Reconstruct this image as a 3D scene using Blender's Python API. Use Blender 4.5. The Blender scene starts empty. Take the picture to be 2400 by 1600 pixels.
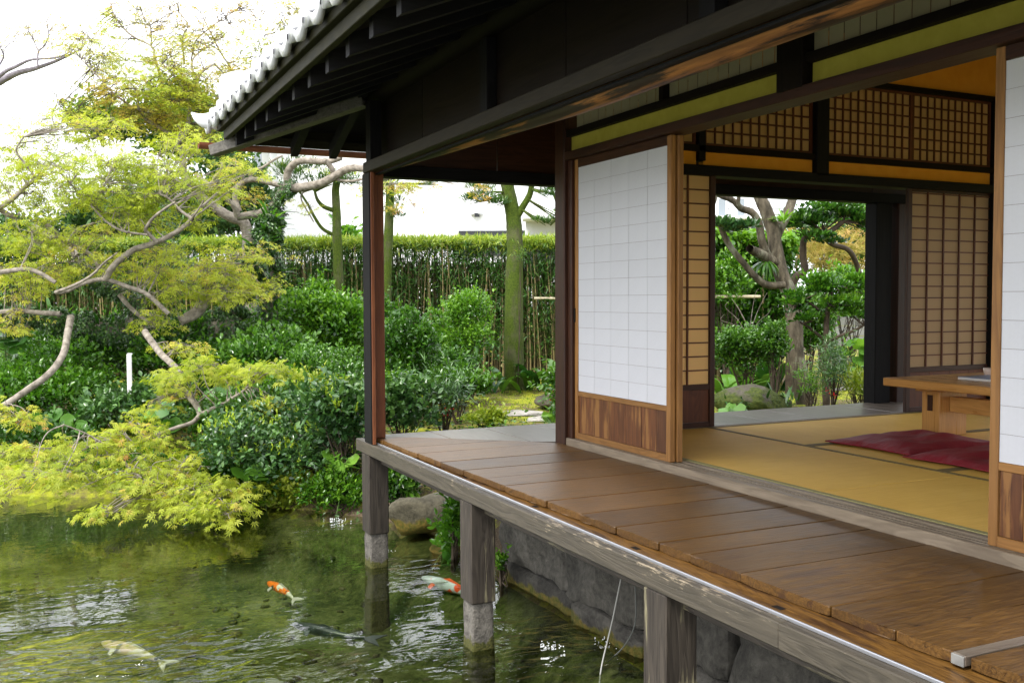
import bpy, bmesh, math, random
import numpy as np
from mathutils import Vector, Matrix

S = bpy.context.scene
COL = S.collection
rng = np.random.default_rng(7)
random.seed(7)

# ------------------------------------------------------------------ camera
R = np.array([[0.90178143, 0.02198092, -0.43163305],
              [-0.43217634, 0.03725658, -0.90101918],
              [-0.00372406, 0.99906396, 0.04309693]])
CAM = np.array([0.0, 0.0, 0.95])
FOC = 2297.5
cd = bpy.data.cameras.new("camera")
cam = bpy.data.objects.new("camera", cd)
COL.objects.link(cam)
M4 = Matrix.Identity(4)
for i in range(3):
    for j in range(3):
        M4[i][j] = R[i, j]
    M4[i][3] = CAM[i]
cam.matrix_world = M4
cd.sensor_width = 36.0
cd.lens = 34.462
cd.clip_start = 0.05
cd.clip_end = 2000
S.camera = cam

# ------------------------------------------------------------------ light
SUN_DIR = Vector((-0.62, -0.28, 0.80)).normalized()
world = bpy.data.worlds.new("World")
S.world = world
world.use_nodes = True
wn = world.node_tree
wn.nodes.clear()
w_out = wn.nodes.new("ShaderNodeOutputWorld")
w_bg = wn.nodes.new("ShaderNodeBackground")
w_sky = wn.nodes.new("ShaderNodeTexSky")
w_sky.sky_type = 'NISHITA'
w_sky.sun_disc = False
w_sky.sun_elevation = math.asin(SUN_DIR.z)
w_sky.sun_rotation = math.atan2(SUN_DIR.x, SUN_DIR.y)
w_sky.dust_density = 4.0
w_mix = wn.nodes.new("ShaderNodeMix")
w_mix.data_type = 'RGBA'
w_mix.inputs[0].default_value = 0.86          # closed bright cloud over the clear sky
w_mix.inputs[7].default_value = (11.5, 11.7, 12.3, 1)
w_bg.inputs[1].default_value = 0.10
wn.links.new(w_sky.outputs[0], w_mix.inputs[6])
wn.links.new(w_mix.outputs[2], w_bg.inputs[0])
wn.links.new(w_bg.outputs[0], w_out.inputs[0])
sl = bpy.data.lights.new("sun", 'SUN')
sl.energy = 1.5
sl.angle = math.radians(12)
sl.color = (1.0, 0.96, 0.90)
so = bpy.data.objects.new("sun", sl)
COL.objects.link(so)
so.rotation_euler = SUN_DIR.to_track_quat('Z', 'Y').to_euler()
so.location = (-6, -3, 9)
S.view_settings.view_transform = 'Standard'
S.view_settings.look = 'None'
S.view_settings.gamma = 1.0
S.view_settings.use_curve_mapping = False
S.view_settings.exposure = 1.5
S.render.engine = 'CYCLES'
S.cycles.use_denoising = True
S.cycles.max_bounces = 10
S.cycles.diffuse_bounces = 6
S.cycles.glossy_bounces = 4
S.cycles.transmission_bounces = 6
S.cycles.transparent_max_bounces = 8
S.cycles.sample_clamp_indirect = 8.0

# ------------------------------------------------------------------ helpers
def W(px, py, d):
    """world point seen at photo pixel (px,py), d metres ahead of the camera"""
    v = np.array([(px - 1200) / FOC * d, -(py - 800) / FOC * d, -d])
    return CAM + R @ v

RIGHT, FWD = R[:, 0].copy(), -R[:, 2].copy()
RIGHT[2] = 0; RIGHT /= np.linalg.norm(RIGHT)
FWD[2] = 0; FWD /= np.linalg.norm(FWD)
UP = np.array([0, 0, 1.0])

def tag(o, label=None, cat=None, group=None, kind=None):
    if label: o['label'] = label
    if cat: o['category'] = cat
    if group: o['group'] = group
    if kind: o['kind'] = kind
    return o

def thing(name, label, cat, loc=(0, 0, 0), group=None):
    o = bpy.data.objects.new(name, None)
    o.empty_display_size = 0.1
    COL.objects.link(o)
    o.location = loc
    return tag(o, label, cat, group)

def wpos(o):
    p = Vector((0, 0, 0))
    while o is not None:
        p += o.location
        o = o.parent
    return p

def link(name, me, loc=(0, 0, 0), parent=None, mat=None, kind=None):
    """mesh object at world location loc, parented without rotation"""
    o = bpy.data.objects.new(name, me)
    COL.objects.link(o)
    loc = Vector(loc)
    if parent is not None:
        o.parent = parent
        loc = loc - wpos(parent)
    o.location = loc
    if mat is not None and len(me.materials) == 0:
        me.materials.append(mat)
    if kind: o['kind'] = kind
    return o

def mesh_np(name, V, F, smooth=False, attrs=None):
    """V (n,3); F (m,k) ints, one face size"""
    me = bpy.data.meshes.new(name)
    V = np.ascontiguousarray(V, dtype=np.float32)
    F = np.ascontiguousarray(F, dtype=np.int32)
    m, k = F.shape
    me.vertices.add(len(V)); me.loops.add(m * k); me.polygons.add(m)
    me.vertices.foreach_set("co", V.ravel())
    me.loops.foreach_set("vertex_index", F.ravel())
    me.polygons.foreach_set("loop_start", np.arange(0, m * k, k, dtype=np.int32))
    me.polygons.foreach_set("loop_total", np.full(m, k, dtype=np.int32))
    if smooth:
        me.polygons.foreach_set("use_smooth", np.ones(m, dtype=bool))
    if attrs:
        for an, av in attrs.items():
            a = me.attributes.new(an, 'FLOAT', 'POINT')
            a.data.foreach_set("value", np.ascontiguousarray(av, dtype=np.float32))
    me.update(calc_edges=True)
    me.validate()
    return me

def bm_mesh(bm, name, smooth=False):
    me = bpy.data.meshes.new(name)
    bmesh.ops.recalc_face_normals(bm, faces=bm.faces)
    if smooth:
        for f in bm.faces: f.smooth = True
    bm.to_mesh(me); bm.free()
    return me

_boxcache = {}
def box_mesh(name, sx, sy, sz, bev=0.0):
    key = (round(sx, 4), round(sy, 4), round(sz, 4), bev)
    if key in _boxcache: return _boxcache[key].copy()
    bm = bmesh.new()
    bmesh.ops.create_cube(bm, size=1.0)
    for v in bm.verts:
        v.co = Vector((v.co.x * sx, v.co.y * sy, v.co.z * sz))
    if bev > 0:
        bmesh.ops.bevel(bm, geom=list(bm.edges), offset=bev, segments=1, affect='EDGES')
    me = bm_mesh(bm, name)
    _boxcache[key] = me
    return me.copy()

def box(name, x, y, z, mat, parent=None, bev=0.0, kind=None):
    me = box_mesh(name, x[1] - x[0], y[1] - y[0], z[1] - z[0], bev)
    return link(name, me, ((x[0] + x[1]) / 2, (y[0] + y[1]) / 2, (z[0] + z[1]) / 2), parent, mat, kind)

def prism(name, pts, z0, z1, mat, parent=None, bev=0.0):
    cx = sum(p[0] for p in pts) / len(pts); cy = sum(p[1] for p in pts) / len(pts); cz = (z0 + z1) / 2
    bm = bmesh.new()
    a = [bm.verts.new((p[0] - cx, p[1] - cy, z0 - cz)) for p in pts]
    b = [bm.verts.new((p[0] - cx, p[1] - cy, z1 - cz)) for p in pts]
    n = len(pts)
    bm.faces.new(a[::-1]); bm.faces.new(b)
    for i in range(n):
        bm.faces.new((a[i], a[(i + 1) % n], b[(i + 1) % n], b[i]))
    if bev > 0:
        bmesh.ops.bevel(bm, geom=list(bm.edges), offset=bev, segments=1, affect='EDGES')
    return link(name, bm_mesh(bm, name), (cx, cy, cz), parent, mat)

def obj_copy(o, loc, parent, name=None):
    c = o.copy()
    COL.objects.link(c)
    c.parent = parent
    c.location = Vector(loc) - wpos(parent)
    if name: c.name = name
    return c

def catmull(P, n=6):
    P = np.asarray(P, float)
    if len(P) < 3: 
        t = np.linspace(0, 1, n + 1)[:, None]
        return P[0] * (1 - t) + P[-1] * t
    Q = np.vstack([2 * P[0] - P[1], P, 2 * P[-1] - P[-2]])
    out = []
    for i in range(1, len(Q) - 2):
        p0, p1, p2, p3 = Q[i - 1], Q[i], Q[i + 1], Q[i + 2]
        for t in np.arange(n) / n:
            out.append(0.5 * ((2 * p1) + (-p0 + p2) * t + (2 * p0 - 5 * p1 + 4 * p2 - p3) * t * t + (-p0 + 3 * p1 - 3 * p2 + p3) * t ** 3))
    out.append(Q[-2])
    return np.array(out)

def tube_arrays(P, r, sides=6, rough=0.0):
    """verts and quads of a tube along P with radius array r, closed with a tip"""
    P = np.asarray(P, float); r = np.asarray(r, float)
    n = len(P)
    T = np.gradient(P, axis=0)
    T /= np.linalg.norm(T, axis=1)[:, None] + 1e-9
    ref = np.array([0.31, 0.17, 0.93])
    if abs(np.mean(T @ ref)) > 0.85: ref = np.array([0.95, 0.2, 0.1])
    A = np.cross(T, ref); A /= np.linalg.norm(A, axis=1)[:, None] + 1e-9
    B = np.cross(T, A)
    th = np.linspace(0, 2 * np.pi, sides, endpoint=False)
    rr = r[:, None] * (1 + rough * rng.normal(size=(n, sides)))
    V = P[:, None, :] + rr[:, :, None] * (np.cos(th)[None, :, None] * A[:, None, :] + np.sin(th)[None, :, None] * B[:, None, :])
    V = V.reshape(-1, 3)
    i = np.arange(n - 1)[:, None] * sides; j = np.arange(sides)[None, :]
    F = np.stack([i + j, i + (j + 1) % sides, i + sides + (j + 1) % sides, i + sides + j], -1).reshape(-1, 4)
    return V, F

class Acc:
    """collects quads"""
    def __init__(s): s.V = []; s.F = []; s.n = 0
    def add(s, V, F):
        s.V.append(V); s.F.append(F + s.n); s.n += len(V)
    def tube(s, P, r, sides=5, sub=5, rough=0.0):
        P = np.asarray(P, float)
        Q = catmull(P, sub)
        r = np.asarray(r, float)
        if r.ndim == 0: r = np.array([r, r])
        rr = np.interp(np.linspace(0, 1, len(Q)), np.linspace(0, 1, len(r)), r)
        s.add(*tube_arrays(Q, rr, sides, rough))
    def link(s, name, mat, parent=None, smooth=True, kind=None):
        if not s.V: return None
        V = np.vstack(s.V); F = np.vstack(s.F)
        c = V.mean(0)
        return link(name, mesh_np(name, V - c, F, smooth), c, parent, mat, kind)

# leaf outlines: unit length along +y, z is the upper side
T_OVATE = (np.array([[0, 0, 0], [-.27, .42, .07], [0, .45, 0], [.27, .42, .07], [-.17, .78, .03], [.17, .78, .03], [0, 1, -.08]]),
           np.array([[0, 2, 1], [0, 3, 2], [1, 2, 4], [2, 3, 5], [4, 2, 6], [2, 5, 6]]))
T_NARROW = (np.array([[0, 0, 0], [-.075, .4, .015], [0, .45, 0], [.075, .4, .015], [0, 1, -.10]]),
            np.array([[0, 2, 1], [0, 3, 2], [1, 2, 4], [2, 3, 4]]))
T_DIAMOND = (np.array([[0, 0, 0], [-.22, .45, .04], [.22, .45, .04], [0, 1, -.05]]),
             np.array([[0, 2, 1], [1, 2, 3]]))
def _maple():
    V = [[0, .12, 0]]; F = []
    for ang, ln in ((-118, .42), (-74, .66), (-36, .88), (0, 1.0), (36, .88), (74, .66), (118, .42)):
        a = math.radians(ang)
        ux, uy = math.sin(a), math.cos(a)
        nx, ny = uy, -ux
        w = .085
        m = .5 * ln
        k = len(V)
        V += [[ux * m - nx * w, .12 + uy * m - ny * w, .02], [ux * ln, .12 + uy * ln, -.12 * ln], [ux * m + nx * w, .12 + uy * m + ny * w, .02]]
        F += [[0, k, k + 1], [0, k + 1, k + 2]]
    return np.array(V, float), np.array(F)
T_MAPLE = _maple()
def _maple_far():
    V = [[0, .1, 0]]; F = []
    for ang, ln in ((-95, .55), (-45, .85), (0, 1.0), (45, .85), (95, .55)):
        a = math.radians(ang)
        k = len(V)
        da = math.radians(13)
        V += [[math.sin(a - da) * ln * .7, .1 + math.cos(a - da) * ln * .7, .01], [math.sin(a) * ln, .1 + math.cos(a) * ln, -.1]]
        F += [[0, k, k + 1]]
    return np.array(V, float), np.array(F)
T_MAPLEF = _maple_far()
def _blade():
    V = []; F = []
    for i in range(5):
        t = i / 4
        w = .06 * math.sin(math.pi * min(1, .15 + t * .85)) + .004
        V += [[-w, t * (1 - .12 * t), -.35 * t * t], [w, t * (1 - .12 * t), -.35 * t * t]]
    for i in range(4):
        F += [[2 * i, 2 * i + 1, 2 * i + 3], [2 * i, 2 * i + 3, 2 * i + 2]]
    return np.array(V), np.array(F)
T_BLADE = _blade()

def unit(a):
    return a / (np.linalg.norm(a, axis=-1, keepdims=True) + 1e-9)

def leaves(name, mat, tmpl, P, D, N, Sz, T, parent=None, kind='stuff', label=None):
    P = np.asarray(P, float); n = len(P)
    if n == 0: return None
    tv, tf = tmpl
    D = unit(np.asarray(D, float)); N = np.asarray(N, float)
    X = unit(np.cross(D, N)); Z = np.cross(X, D)
    Sz = np.broadcast_to(np.asarray(Sz, float), (n,)); T = np.clip(np.broadcast_to(np.asarray(T, float), (n,)), 0, 1)
    V = (P[:, None, :] + Sz[:, None, None] * (tv[None, :, 0:1] * X[:, None, :] + tv[None, :, 1:2] * D[:, None, :] + tv[None, :, 2:3] * Z[:, None, :])).reshape(-1, 3)
    F = (tf[None] + (np.arange(n) * len(tv))[:, None, None]).reshape(-1, 3)
    c = V.mean(0)
    me = mesh_np(name, V - c, F, False, {"tint": np.repeat(T, len(tv))})
    o = link(name, me, c, parent, mat, kind)
    if label: o['label'] = label
    return o

# ------------------------------------------------------------------ materials
class NT:
    def __init__(s, name):
        s.m = bpy.data.materials.new(name); s.m.use_nodes = True
        s.t = s.m.node_tree; s.t.nodes.clear()
        s.out = s.n("ShaderNodeOutputMaterial")
    def n(s, typ, **kw):
        nd = s.t.nodes.new(typ)
        for k, v in kw.items():
            if hasattr(nd, k): setattr(nd, k, v)
        return nd
    def l(s, a, b): s.t.links.new(a, b)
    def val(s, sock, v):
        if hasattr(v, 'links') or hasattr(v, 'is_linked'): s.l(v, sock)
        else: sock.default_value = v
    def coord(s, which="Object"):
        return s.n("ShaderNodeTexCoord").outputs[which]
    def mapping(s, vec, scale=(1, 1, 1), loc=(0, 0, 0)):
        m = s.n("ShaderNodeMapping"); s.l(vec, m.inputs[0])
        m.inputs["Scale"].default_value = scale
        s.val(m.inputs["Location"], loc)
        return m.outputs[0]
    def noise(s, vec, scale, detail=4, rough=.55, dist=0.0):
        t = s.n("ShaderNodeTexNoise"); s.l(vec, t.inputs["Vector"])
        t.inputs["Scale"].default_value = scale; t.inputs["Detail"].default_value = detail
        t.inputs["Roughness"].default_value = rough; t.inputs["Distortion"].default_value = dist
        return t.outputs[0]
    def ramp(s, fac, stops, interp='LINEAR'):
        r = s.n("ShaderNodeValToRGB"); s.l(fac, r.inputs[0])
        cr = r.color_ramp; cr.interpolation = interp
        while len(cr.elements) < len(stops): cr.elements.new(.5)
        for e, (p, c) in zip(cr.elements, stops):
            e.position = p
            e.color = (c, c, c, 1) if not hasattr(c, '__len__') else (c[0], c[1], c[2], 1)
        return r.outputs[0]
    def mix(s, fac, a, b, mode='MIX'):
        m = s.n("ShaderNodeMix"); m.data_type = 'RGBA'; m.blend_type = mode
        s.val(m.inputs[0], fac)
        for k, v in ((6, a), (7, b)):
            if hasattr(v, 'is_linked'): s.l(v, m.inputs[k])
            else: m.inputs[k].default_value = (v[0], v[1], v[2], 1)
        return m.outputs[2]
    def math(s, op, a, b=0.0):
        m = s.n("ShaderNodeMath"); m.operation = op
        s.val(m.inputs[0], a); s.val(m.inputs[1], b)
        return m.outputs[0]
    def bump(s, h, strength=.3, dist=.01, normal=None):
        b = s.n("ShaderNodeBump"); s.l(h, b.inputs["Height"])
        b.inputs["Strength"].default_value = strength; b.inputs["Distance"].default_value = dist
        if normal is not None: s.l(normal, b.inputs["Normal"])
        return b.outputs[0]
    def principled(s, base, rough=.5, normal=None, spec=.5, metal=0.0, connect=True, **kw):
        p = s.n("ShaderNodeBsdfPrincipled")
        if hasattr(base, 'is_linked'): s.l(base, p.inputs["Base Color"])
        else: p.inputs["Base Color"].default_value = (base[0], base[1], base[2], 1)
        s.val(p.inputs["Roughness"], rough)
        p.inputs["Metallic"].default_value = metal
        p.inputs["Specular IOR Level"].default_value = spec
        for k, v in kw.items(): p.inputs[k.replace('_', ' ')].default_value = v
        if normal is not None: s.l(normal, p.inputs["Normal"])
        if connect: s.l(p.outputs[0], s.out.inputs[0])
        return p.outputs[0]

_wood = {}
def wood(key, c1, c2, axis='X', rough=.5, grain=1.0, bump=.25, spec=.4, wear=None, wear_amt=.5, knots=False, rnd=.25, wfreq=1.0, edge=None, lines=0.0):
    """long-grained timber; each board gets its own stretch of grain"""
    k = (key, axis)
    if k in _wood: return _wood[k]
    t = NT("wood_" + key + "_" + axis.lower())
    v = t.coord()
    oi = t.n("ShaderNodeObjectInfo")
    cx = t.n("ShaderNodeCombineXYZ")
    for i, mul in enumerate((37.0, 53.0, 29.0)):
        t.l(t.math('MULTIPLY', oi.outputs["Random"], mul), cx.inputs[i])
    va = t.n("ShaderNodeVectorMath"); va.operation = 'ADD'
    t.l(v, va.inputs[0]); t.l(cx.outputs[0], va.inputs[1])
    sc = {'X': (1.2, 14, 14), 'Y': (14, 1.2, 14), 'Z': (14, 14, 1.2)}[axis]
    m = t.mapping(va.outputs[0], tuple(q * grain for q in sc))
    big = t.mapping(va.outputs[0], tuple(q * grain * .3 for q in sc))
    g1 = t.noise(m, 3.0, 5, .6, .12)
    g2 = t.noise(big, 2.2, 3, .5, 1.2)
    # growth rings: bands of a distorted slow noise
    rings = t.math('FRACT', t.math('MULTIPLY', g2, 9.0))
    rings = t.ramp(rings, [(0, .15), (.75, 1), (.95, .35), (1, .15)])
    f = t.math('ADD', t.math('MULTIPLY', g1, .75), t.math('MULTIPLY', rings, .25))
    col = t.ramp(f, [(.25, c1), (.5, tuple((a + b) / 2 for a, b in zip(c1, c2))), (.75, c2)])
    # each board a little lighter or darker
    br = t.math('ADD', t.math('MULTIPLY', oi.outputs["Random"], rnd * 2), 1 - rnd)
    hs = t.n("ShaderNodeHueSaturation"); t.l(col, hs.inputs["Color"]); t.l(br, hs.inputs["Value"])
    col = hs.outputs[0]
    if lines > 0:
        # annual rings met by the saw: thin dark contour lines, plus a few drying cracks
        ls = {'X': (.55, 5.5, 5.5), 'Y': (5.5, .55, 5.5), 'Z': (5.5, 5.5, .55)}[axis]
        q = t.noise(t.mapping(va.outputs[0], ls), 1.5, 1.5, .4, .35)
        fr_ = t.math('FRACT', t.math('MULTIPLY', q, 30.0))
        ln = t.ramp(fr_, [(0, 1), (.16, .25), (.55, 0), (.92, .1), (1, 1)])
        dim = t.math('MULTIPLY', t.math('MULTIPLY', ln, g1), lines * 1.5)
        col = t.mix(dim, col, tuple(x_ * .35 for x_ in c1))
        ck = t.noise(t.mapping(va.outputs[0], tuple(z_ * .5 for z_ in sc)), 1.7, 1, .3)
        cb = t.ramp(t.math('ABSOLUTE', t.math('SUBTRACT', ck, .36)), [(0, 1), (.006, 0)])
        col = t.mix(t.math('MULTIPLY', cb, .8), col, tuple(x_ * .15 for x_ in c1))
    if wear is not None:
        wnz = t.noise(t.mapping(va.outputs[0], tuple(q * .55 * wfreq for q in sc)), 2.4, 6, .68)
        wbig = t.noise(va.outputs[0], 2.3, 2, .5)
        wf = t.ramp(t.math('ADD', t.math('MULTIPLY', wnz, .7), t.math('MULTIPLY', wbig, .4)), [(.62 - .12 * wear_amt, 0), (.68 - .12 * wear_amt, 1)])
        col = t.mix(wf, col, wear)
    if edge is not None:
        # paint flaked off in short streaks, most of it along the top arris
        fl = t.noise(t.mapping(va.outputs[0], (60, 13, 110)), 1.4, 6, .7)
        fb = t.noise(va.outputs[0], 2.6, 3, .6)
        sz = t.n("ShaderNodeSeparateXYZ"); t.l(v, sz.inputs[0])
        up_ = t.math('MULTIPLY', sz.outputs[2], 1.9)
        ff = t.math('ADD', t.math('MULTIPLY', fl, .75), t.math('ADD', t.math('MULTIPLY', fb, .45), up_))
        col = t.mix(t.ramp(ff, [(.74, 0), (.79, .75)]), col, edge)
    nr = t.bump(t.math('ADD', g1, t.math('MULTIPLY', rings, .4)), bump, .004)
    rr = t.math('ADD', t.math('MULTIPLY', g1, .22), rough - .11)
    t.principled(col, rr, nr, spec)
    _wood[k] = t.m
    return t.m

def simple(name, c, rough=.5, spec=.4, metal=0.0, nscale=None, c2=None, bump=0.0, bscale=40.0):
    t = NT(name)
    v = t.coord()
    nr = None
    base = c
    if c2 is not None:
        base = t.ramp(t.noise(v, nscale or 4.0, 6, .6), [(.3, c), (.7, c2)])
    if bump > 0:
        nr = t.bump(t.noise(v, bscale, 5, .6), bump, .01)
    t.principled(base, rough, nr, spec, metal)
    return t.m

def leafmat(name, stops, rough=.42, trans=.35, spec=.4, tcol=1.25):
    t = NT(name)
    a = t.n("ShaderNodeAttribute"); a.attribute_name = "tint"
    col = t.ramp(a.outputs["Fac"], stops)
    p = t.principled(col, rough, None, spec, connect=False)
    tr = t.n("ShaderNodeBsdfTranslucent")
    t.l(t.mix(1.0, col, (tcol, tcol * 1.05, tcol * .6), 'MULTIPLY'), tr.inputs[0])
    mx = t.n("ShaderNodeMixShader"); mx.inputs[0].default_value = trans
    t.l(p, mx.inputs[1]); t.l(tr.outputs[0], mx.inputs[2]); t.l(mx.outputs[0], t.out.inputs[0])
    return t.m

# timber of the house
def W_DECK(ax): return wood('deck', (.036, .015, .0035), (.150, .075, .016), ax, .40, 2.0, .22, .34, wear=(.045, .021, .008), wear_amt=.10, rnd=.30, wfreq=1.2, lines=.55)
def W_DECKG(ax): return wood('deck_grey', (.07, .055, .042), (.16, .13, .10), ax, .32, .8, .08, .6, rnd=.15)
def W_DARK(ax): return wood('dark', (.0045, .003, .0022), (.012, .008, .005), ax, .65, 1, .2, .1)
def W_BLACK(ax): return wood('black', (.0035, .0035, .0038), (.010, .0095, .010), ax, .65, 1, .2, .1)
def W_RED(ax): return wood('red', (.10, .028, .009), (.20, .066, .022), ax, .5, 1, .2, .3, rnd=.1)
def W_REDDK(ax): return wood('red_dark', (.018, .0065, .003), (.050, .017, .007), ax, .5, 1, .2, .25, rnd=.15)
def W_FRAME(ax): return wood('frame', (.14, .060, .014), (.29, .14, .038), ax, .5, 1, .2, .3, rnd=.12)
def W_LATT(ax): return wood('lattice', (.055, .016, .007), (.12, .038, .014), ax, .55, 1, .1, .3, rnd=.1)
def W_SILL(ax): return wood('sill', (.12, .09, .06), (.24, .19, .13), ax, .5, 1, .2, .4, rnd=.05)
def W_BOARD(ax): return wood('door_board', (.048, .013, .0035), (.135, .047, .012), ax, .45, 1.2, .2, .35, wear=(.22, .10, .026), wear_amt=.42)
def W_LOG(ax): return wood('log', (.085, .034, .011), (.30, .13, .036), ax, .5, .5, .2, .25, wear=(.022, .013, .009), wear_amt=.6)
def W_KAMOI(ax): return wood('eave_beam', (.013, .0105, .006), (.029, .023, .013), ax, .6, 1, .15, .1)
def W_GREY(ax): return wood('weathered', (.032, .027, .019), (.078, .065, .046), ax, .6, 1, .5, .35, rnd=.08, edge=(.28, .225, .155))
def W_POST(ax): return wood('weathered_post', (.014, .011, .0085), (.052, .042, .032), ax, .65, 1, .6, .3, wear=(.19, .17, .10), wear_amt=.25, rnd=.1)
def W_TABLE(ax): return wood('table', (.36, .17, .045), (.55, .29, .085), ax, .3, .7, .08, .5, rnd=.05, lines=.25)
def W_ROOF(ax): return wood('roof_board', (.004, .004, .0048), (.011, .0105, .0118), ax, .7, 1, .15, .2)
def W_FASC(ax): return wood('fascia', (.012, .0115, .005), (.028, .026, .012), ax, .65, 1, .2, .12)

# ------------------------------------------------------------------ more materials
def paper_mat(name, c, trans=.45):
    t = NT(name)
    v = t.coord()
    n = t.noise(v, 90, 3, .6)
    n2 = t.noise(v, 5, 4, .6)
    oi = t.n("ShaderNodeObjectInfo")
    f = t.math('ADD', t.math('MULTIPLY', n, .35), t.math('ADD', t.math('MULTIPLY', n2, .4), t.math('MULTIPLY', oi.outputs["Random"], .14)))
    col = t.ramp(f, [(.25, tuple(q * .90 for q in c)), (.8, c)])
    d = t.n("ShaderNodeBsdfDiffuse"); t.l(col, d.inputs[0])
    tr = t.n("ShaderNodeBsdfTranslucent"); t.l(col, tr.inputs[0])
    m = t.n("ShaderNodeMixShader"); m.inputs[0].default_value = trans
    t.l(d.outputs[0], m.inputs[1]); t.l(tr.outputs[0], m.inputs[2]); t.l(m.outputs[0], t.out.inputs[0])
    return t.m
M_PAPER = paper_mat("paper_white", (.73, .74, .77), .28)
M_PAPERIN = paper_mat("paper_warm_lit", (.82, .61, .32), .50)  # white paper, amber of the warm room light put into its colour
M_PAPERDIM = paper_mat("paper_dim", (.46, .335, .205), .18)  # darker copy of that paper, dimmer light put into its colour
M_PAPERFT = paper_mat("paper_far_transom", (.62, .42, .17), .30)  # same paper under the eave, low warm light put into its colour
M_PAPERTR = paper_mat("paper_transom", (.48, .43, .26), .22)
M_PLAST_OUT = simple("plaster_ochre_green_lit", (.36, .32, .045), .9, .1, nscale=14, c2=(.42, .37, .06), bump=.15, bscale=120)  # ochre plaster with the green garden light put into its colour
M_PLAST_IN = simple("plaster_ochre_warm_lit", (.60, .25, .022), .9, .1, nscale=10, c2=(.66, .30, .032), bump=.12, bscale=120)  # same ochre plaster, warm room light put into its colour
M_TILE = simple("glazed_tile", (.55, .56, .58), .22, .6, nscale=9, c2=(.66, .67, .69), bump=.03)
M_TILEDK = simple("tile_shade_dark", (.03, .03, .032), .7, .3)  # dark colour for the shadow painted under the tiles
M_COPPER = simple("gutter_copper", (.12, .035, .016), .4, .5, .6, nscale=7, c2=(.21, .075, .035), bump=.05)
M_ALU = simple("rail_aluminium", (.50, .51, .54), .38, .5, .9, nscale=20, c2=(.48, .49, .52), bump=.03)
M_HOLE = simple("hole_dark", (.012, .010, .009), .9, .1)
M_END = simple("metal_cap", (.36, .36, .34), .5, .4, .6, nscale=12, c2=(.22, .22, .21))

def tatami_mat_material():
    t = NT("tatami_rush")
    v = t.coord()
    w = t.n("ShaderNodeTexWave"); w.wave_type = 'BANDS'; w.bands_direction = 'Y'
    t.l(v, w.inputs[0]); w.inputs["Scale"].default_value = 34; w.inputs["Distortion"].default_value = .8; w.inputs["Detail"].default_value = 2
    fine = t.noise(t.mapping(v, (160, 6, 20)), 1.0, 3, .6)
    mott = t.noise(v, 2.2, 4, .6)
    f = t.math('ADD', t.math('MULTIPLY', fine, .5), t.math('ADD', t.math('MULTIPLY', mott, .4), t.math('MULTIPLY', w.outputs["Fac"], .14)))
    col = t.ramp(f, [(.3, (.58, .34, .062)), (.55, (.70, .44, .092)), (.8, (.78, .53, .135))])
    nr = t.bump(t.math('ADD', w.outputs["Fac"], t.math('MULTIPLY', fine, .5)), .25, .003)
    t.principled(col, .65, nr, .12)
    return t.m
M_TATAMI = tatami_mat_material()
M_HERI = simple("tatami_border_cloth", (.14, .10, .035), .8, .2, nscale=60, c2=(.20, .15, .055), bump=.1, bscale=200)
M_HERIG = simple("tatami_border_green", (.24, .22, .09), .8, .2, nscale=60, c2=(.30, .27, .12), bump=.1, bscale=200)

# ================================================================== THE HOUSE
house = thing("tea_house", "dark timber house with white paper doors and tiled eaves beside the pond", "house", (3.1, 5.6, 0))
H = house

def H_box(name, x, y, z, mat, bev=.003, parent=None):
    return box(name, x, y, z, mat, parent or H, bev)

# room corner post and its jamb
H_box("post", (3.06, 3.20), (5.60, 5.73), (-.02, 2.5), W_REDDK('Z'), .006)
H_box("door_jamb", (3.085, 3.19), (5.545, 5.598), (.045, 1.84), W_REDDK('Z'))
# threshold with grooves
H_box("threshold", (3.07, 3.106), (-1.5, 5.60), (-.03, .045), W_SILL('Y'), .004)
for x0, x1, zt in ((3.108, 3.120, .046), (3.142, 3.154, .046), (3.176, 3.2085, .0505)):
    H_box("threshold_ridge", (x0, x1), (-1.5, 5.545), (-.02, zt), W_SILL('Y'), 0)
H_box("threshold_bed", (3.108, 3.205), (-1.5, 5.545), (-.03, .032), W_REDDK('Y'), 0)
# head beam over the sliding doors
H_box("lintel", (3.06, 3.20), (-1.5, 5.60), (1.842, 1.893), W_REDDK('Y'))
H_box("plaster_band", (3.115, 3.17), (3.575, 5.598), (1.893, 1.992), M_PLAST_OUT, 0)
H_box("plaster_band", (3.115, 3.17), (-1.5, 3.395), (1.893, 1.992), M_PLAST_OUT, 0)
H_box("transom_rail", (3.075, 3.19), (-1.5, 5.60), (1.992, 2.034), W_DARK('Y'))
H_box("transom_head", (3.075, 3.19), (-1.5, 5.60), (2.47, 2.55), W_DARK('Y'))
H_box("hanging_post", (3.055, 3.20), (3.40, 3.57), (1.885, 2.6), W_DARK('Z'), .005)
H_box("hanging_post", (3.08, 3.18), (4.515, 4.555), (2.034, 2.47), W_DARK('Z'))
H_box("upper_wall", (3.10, 3.16), (-1.5, 5.60), (2.55, 3.25), W_DARK('Y'), 0)

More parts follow.
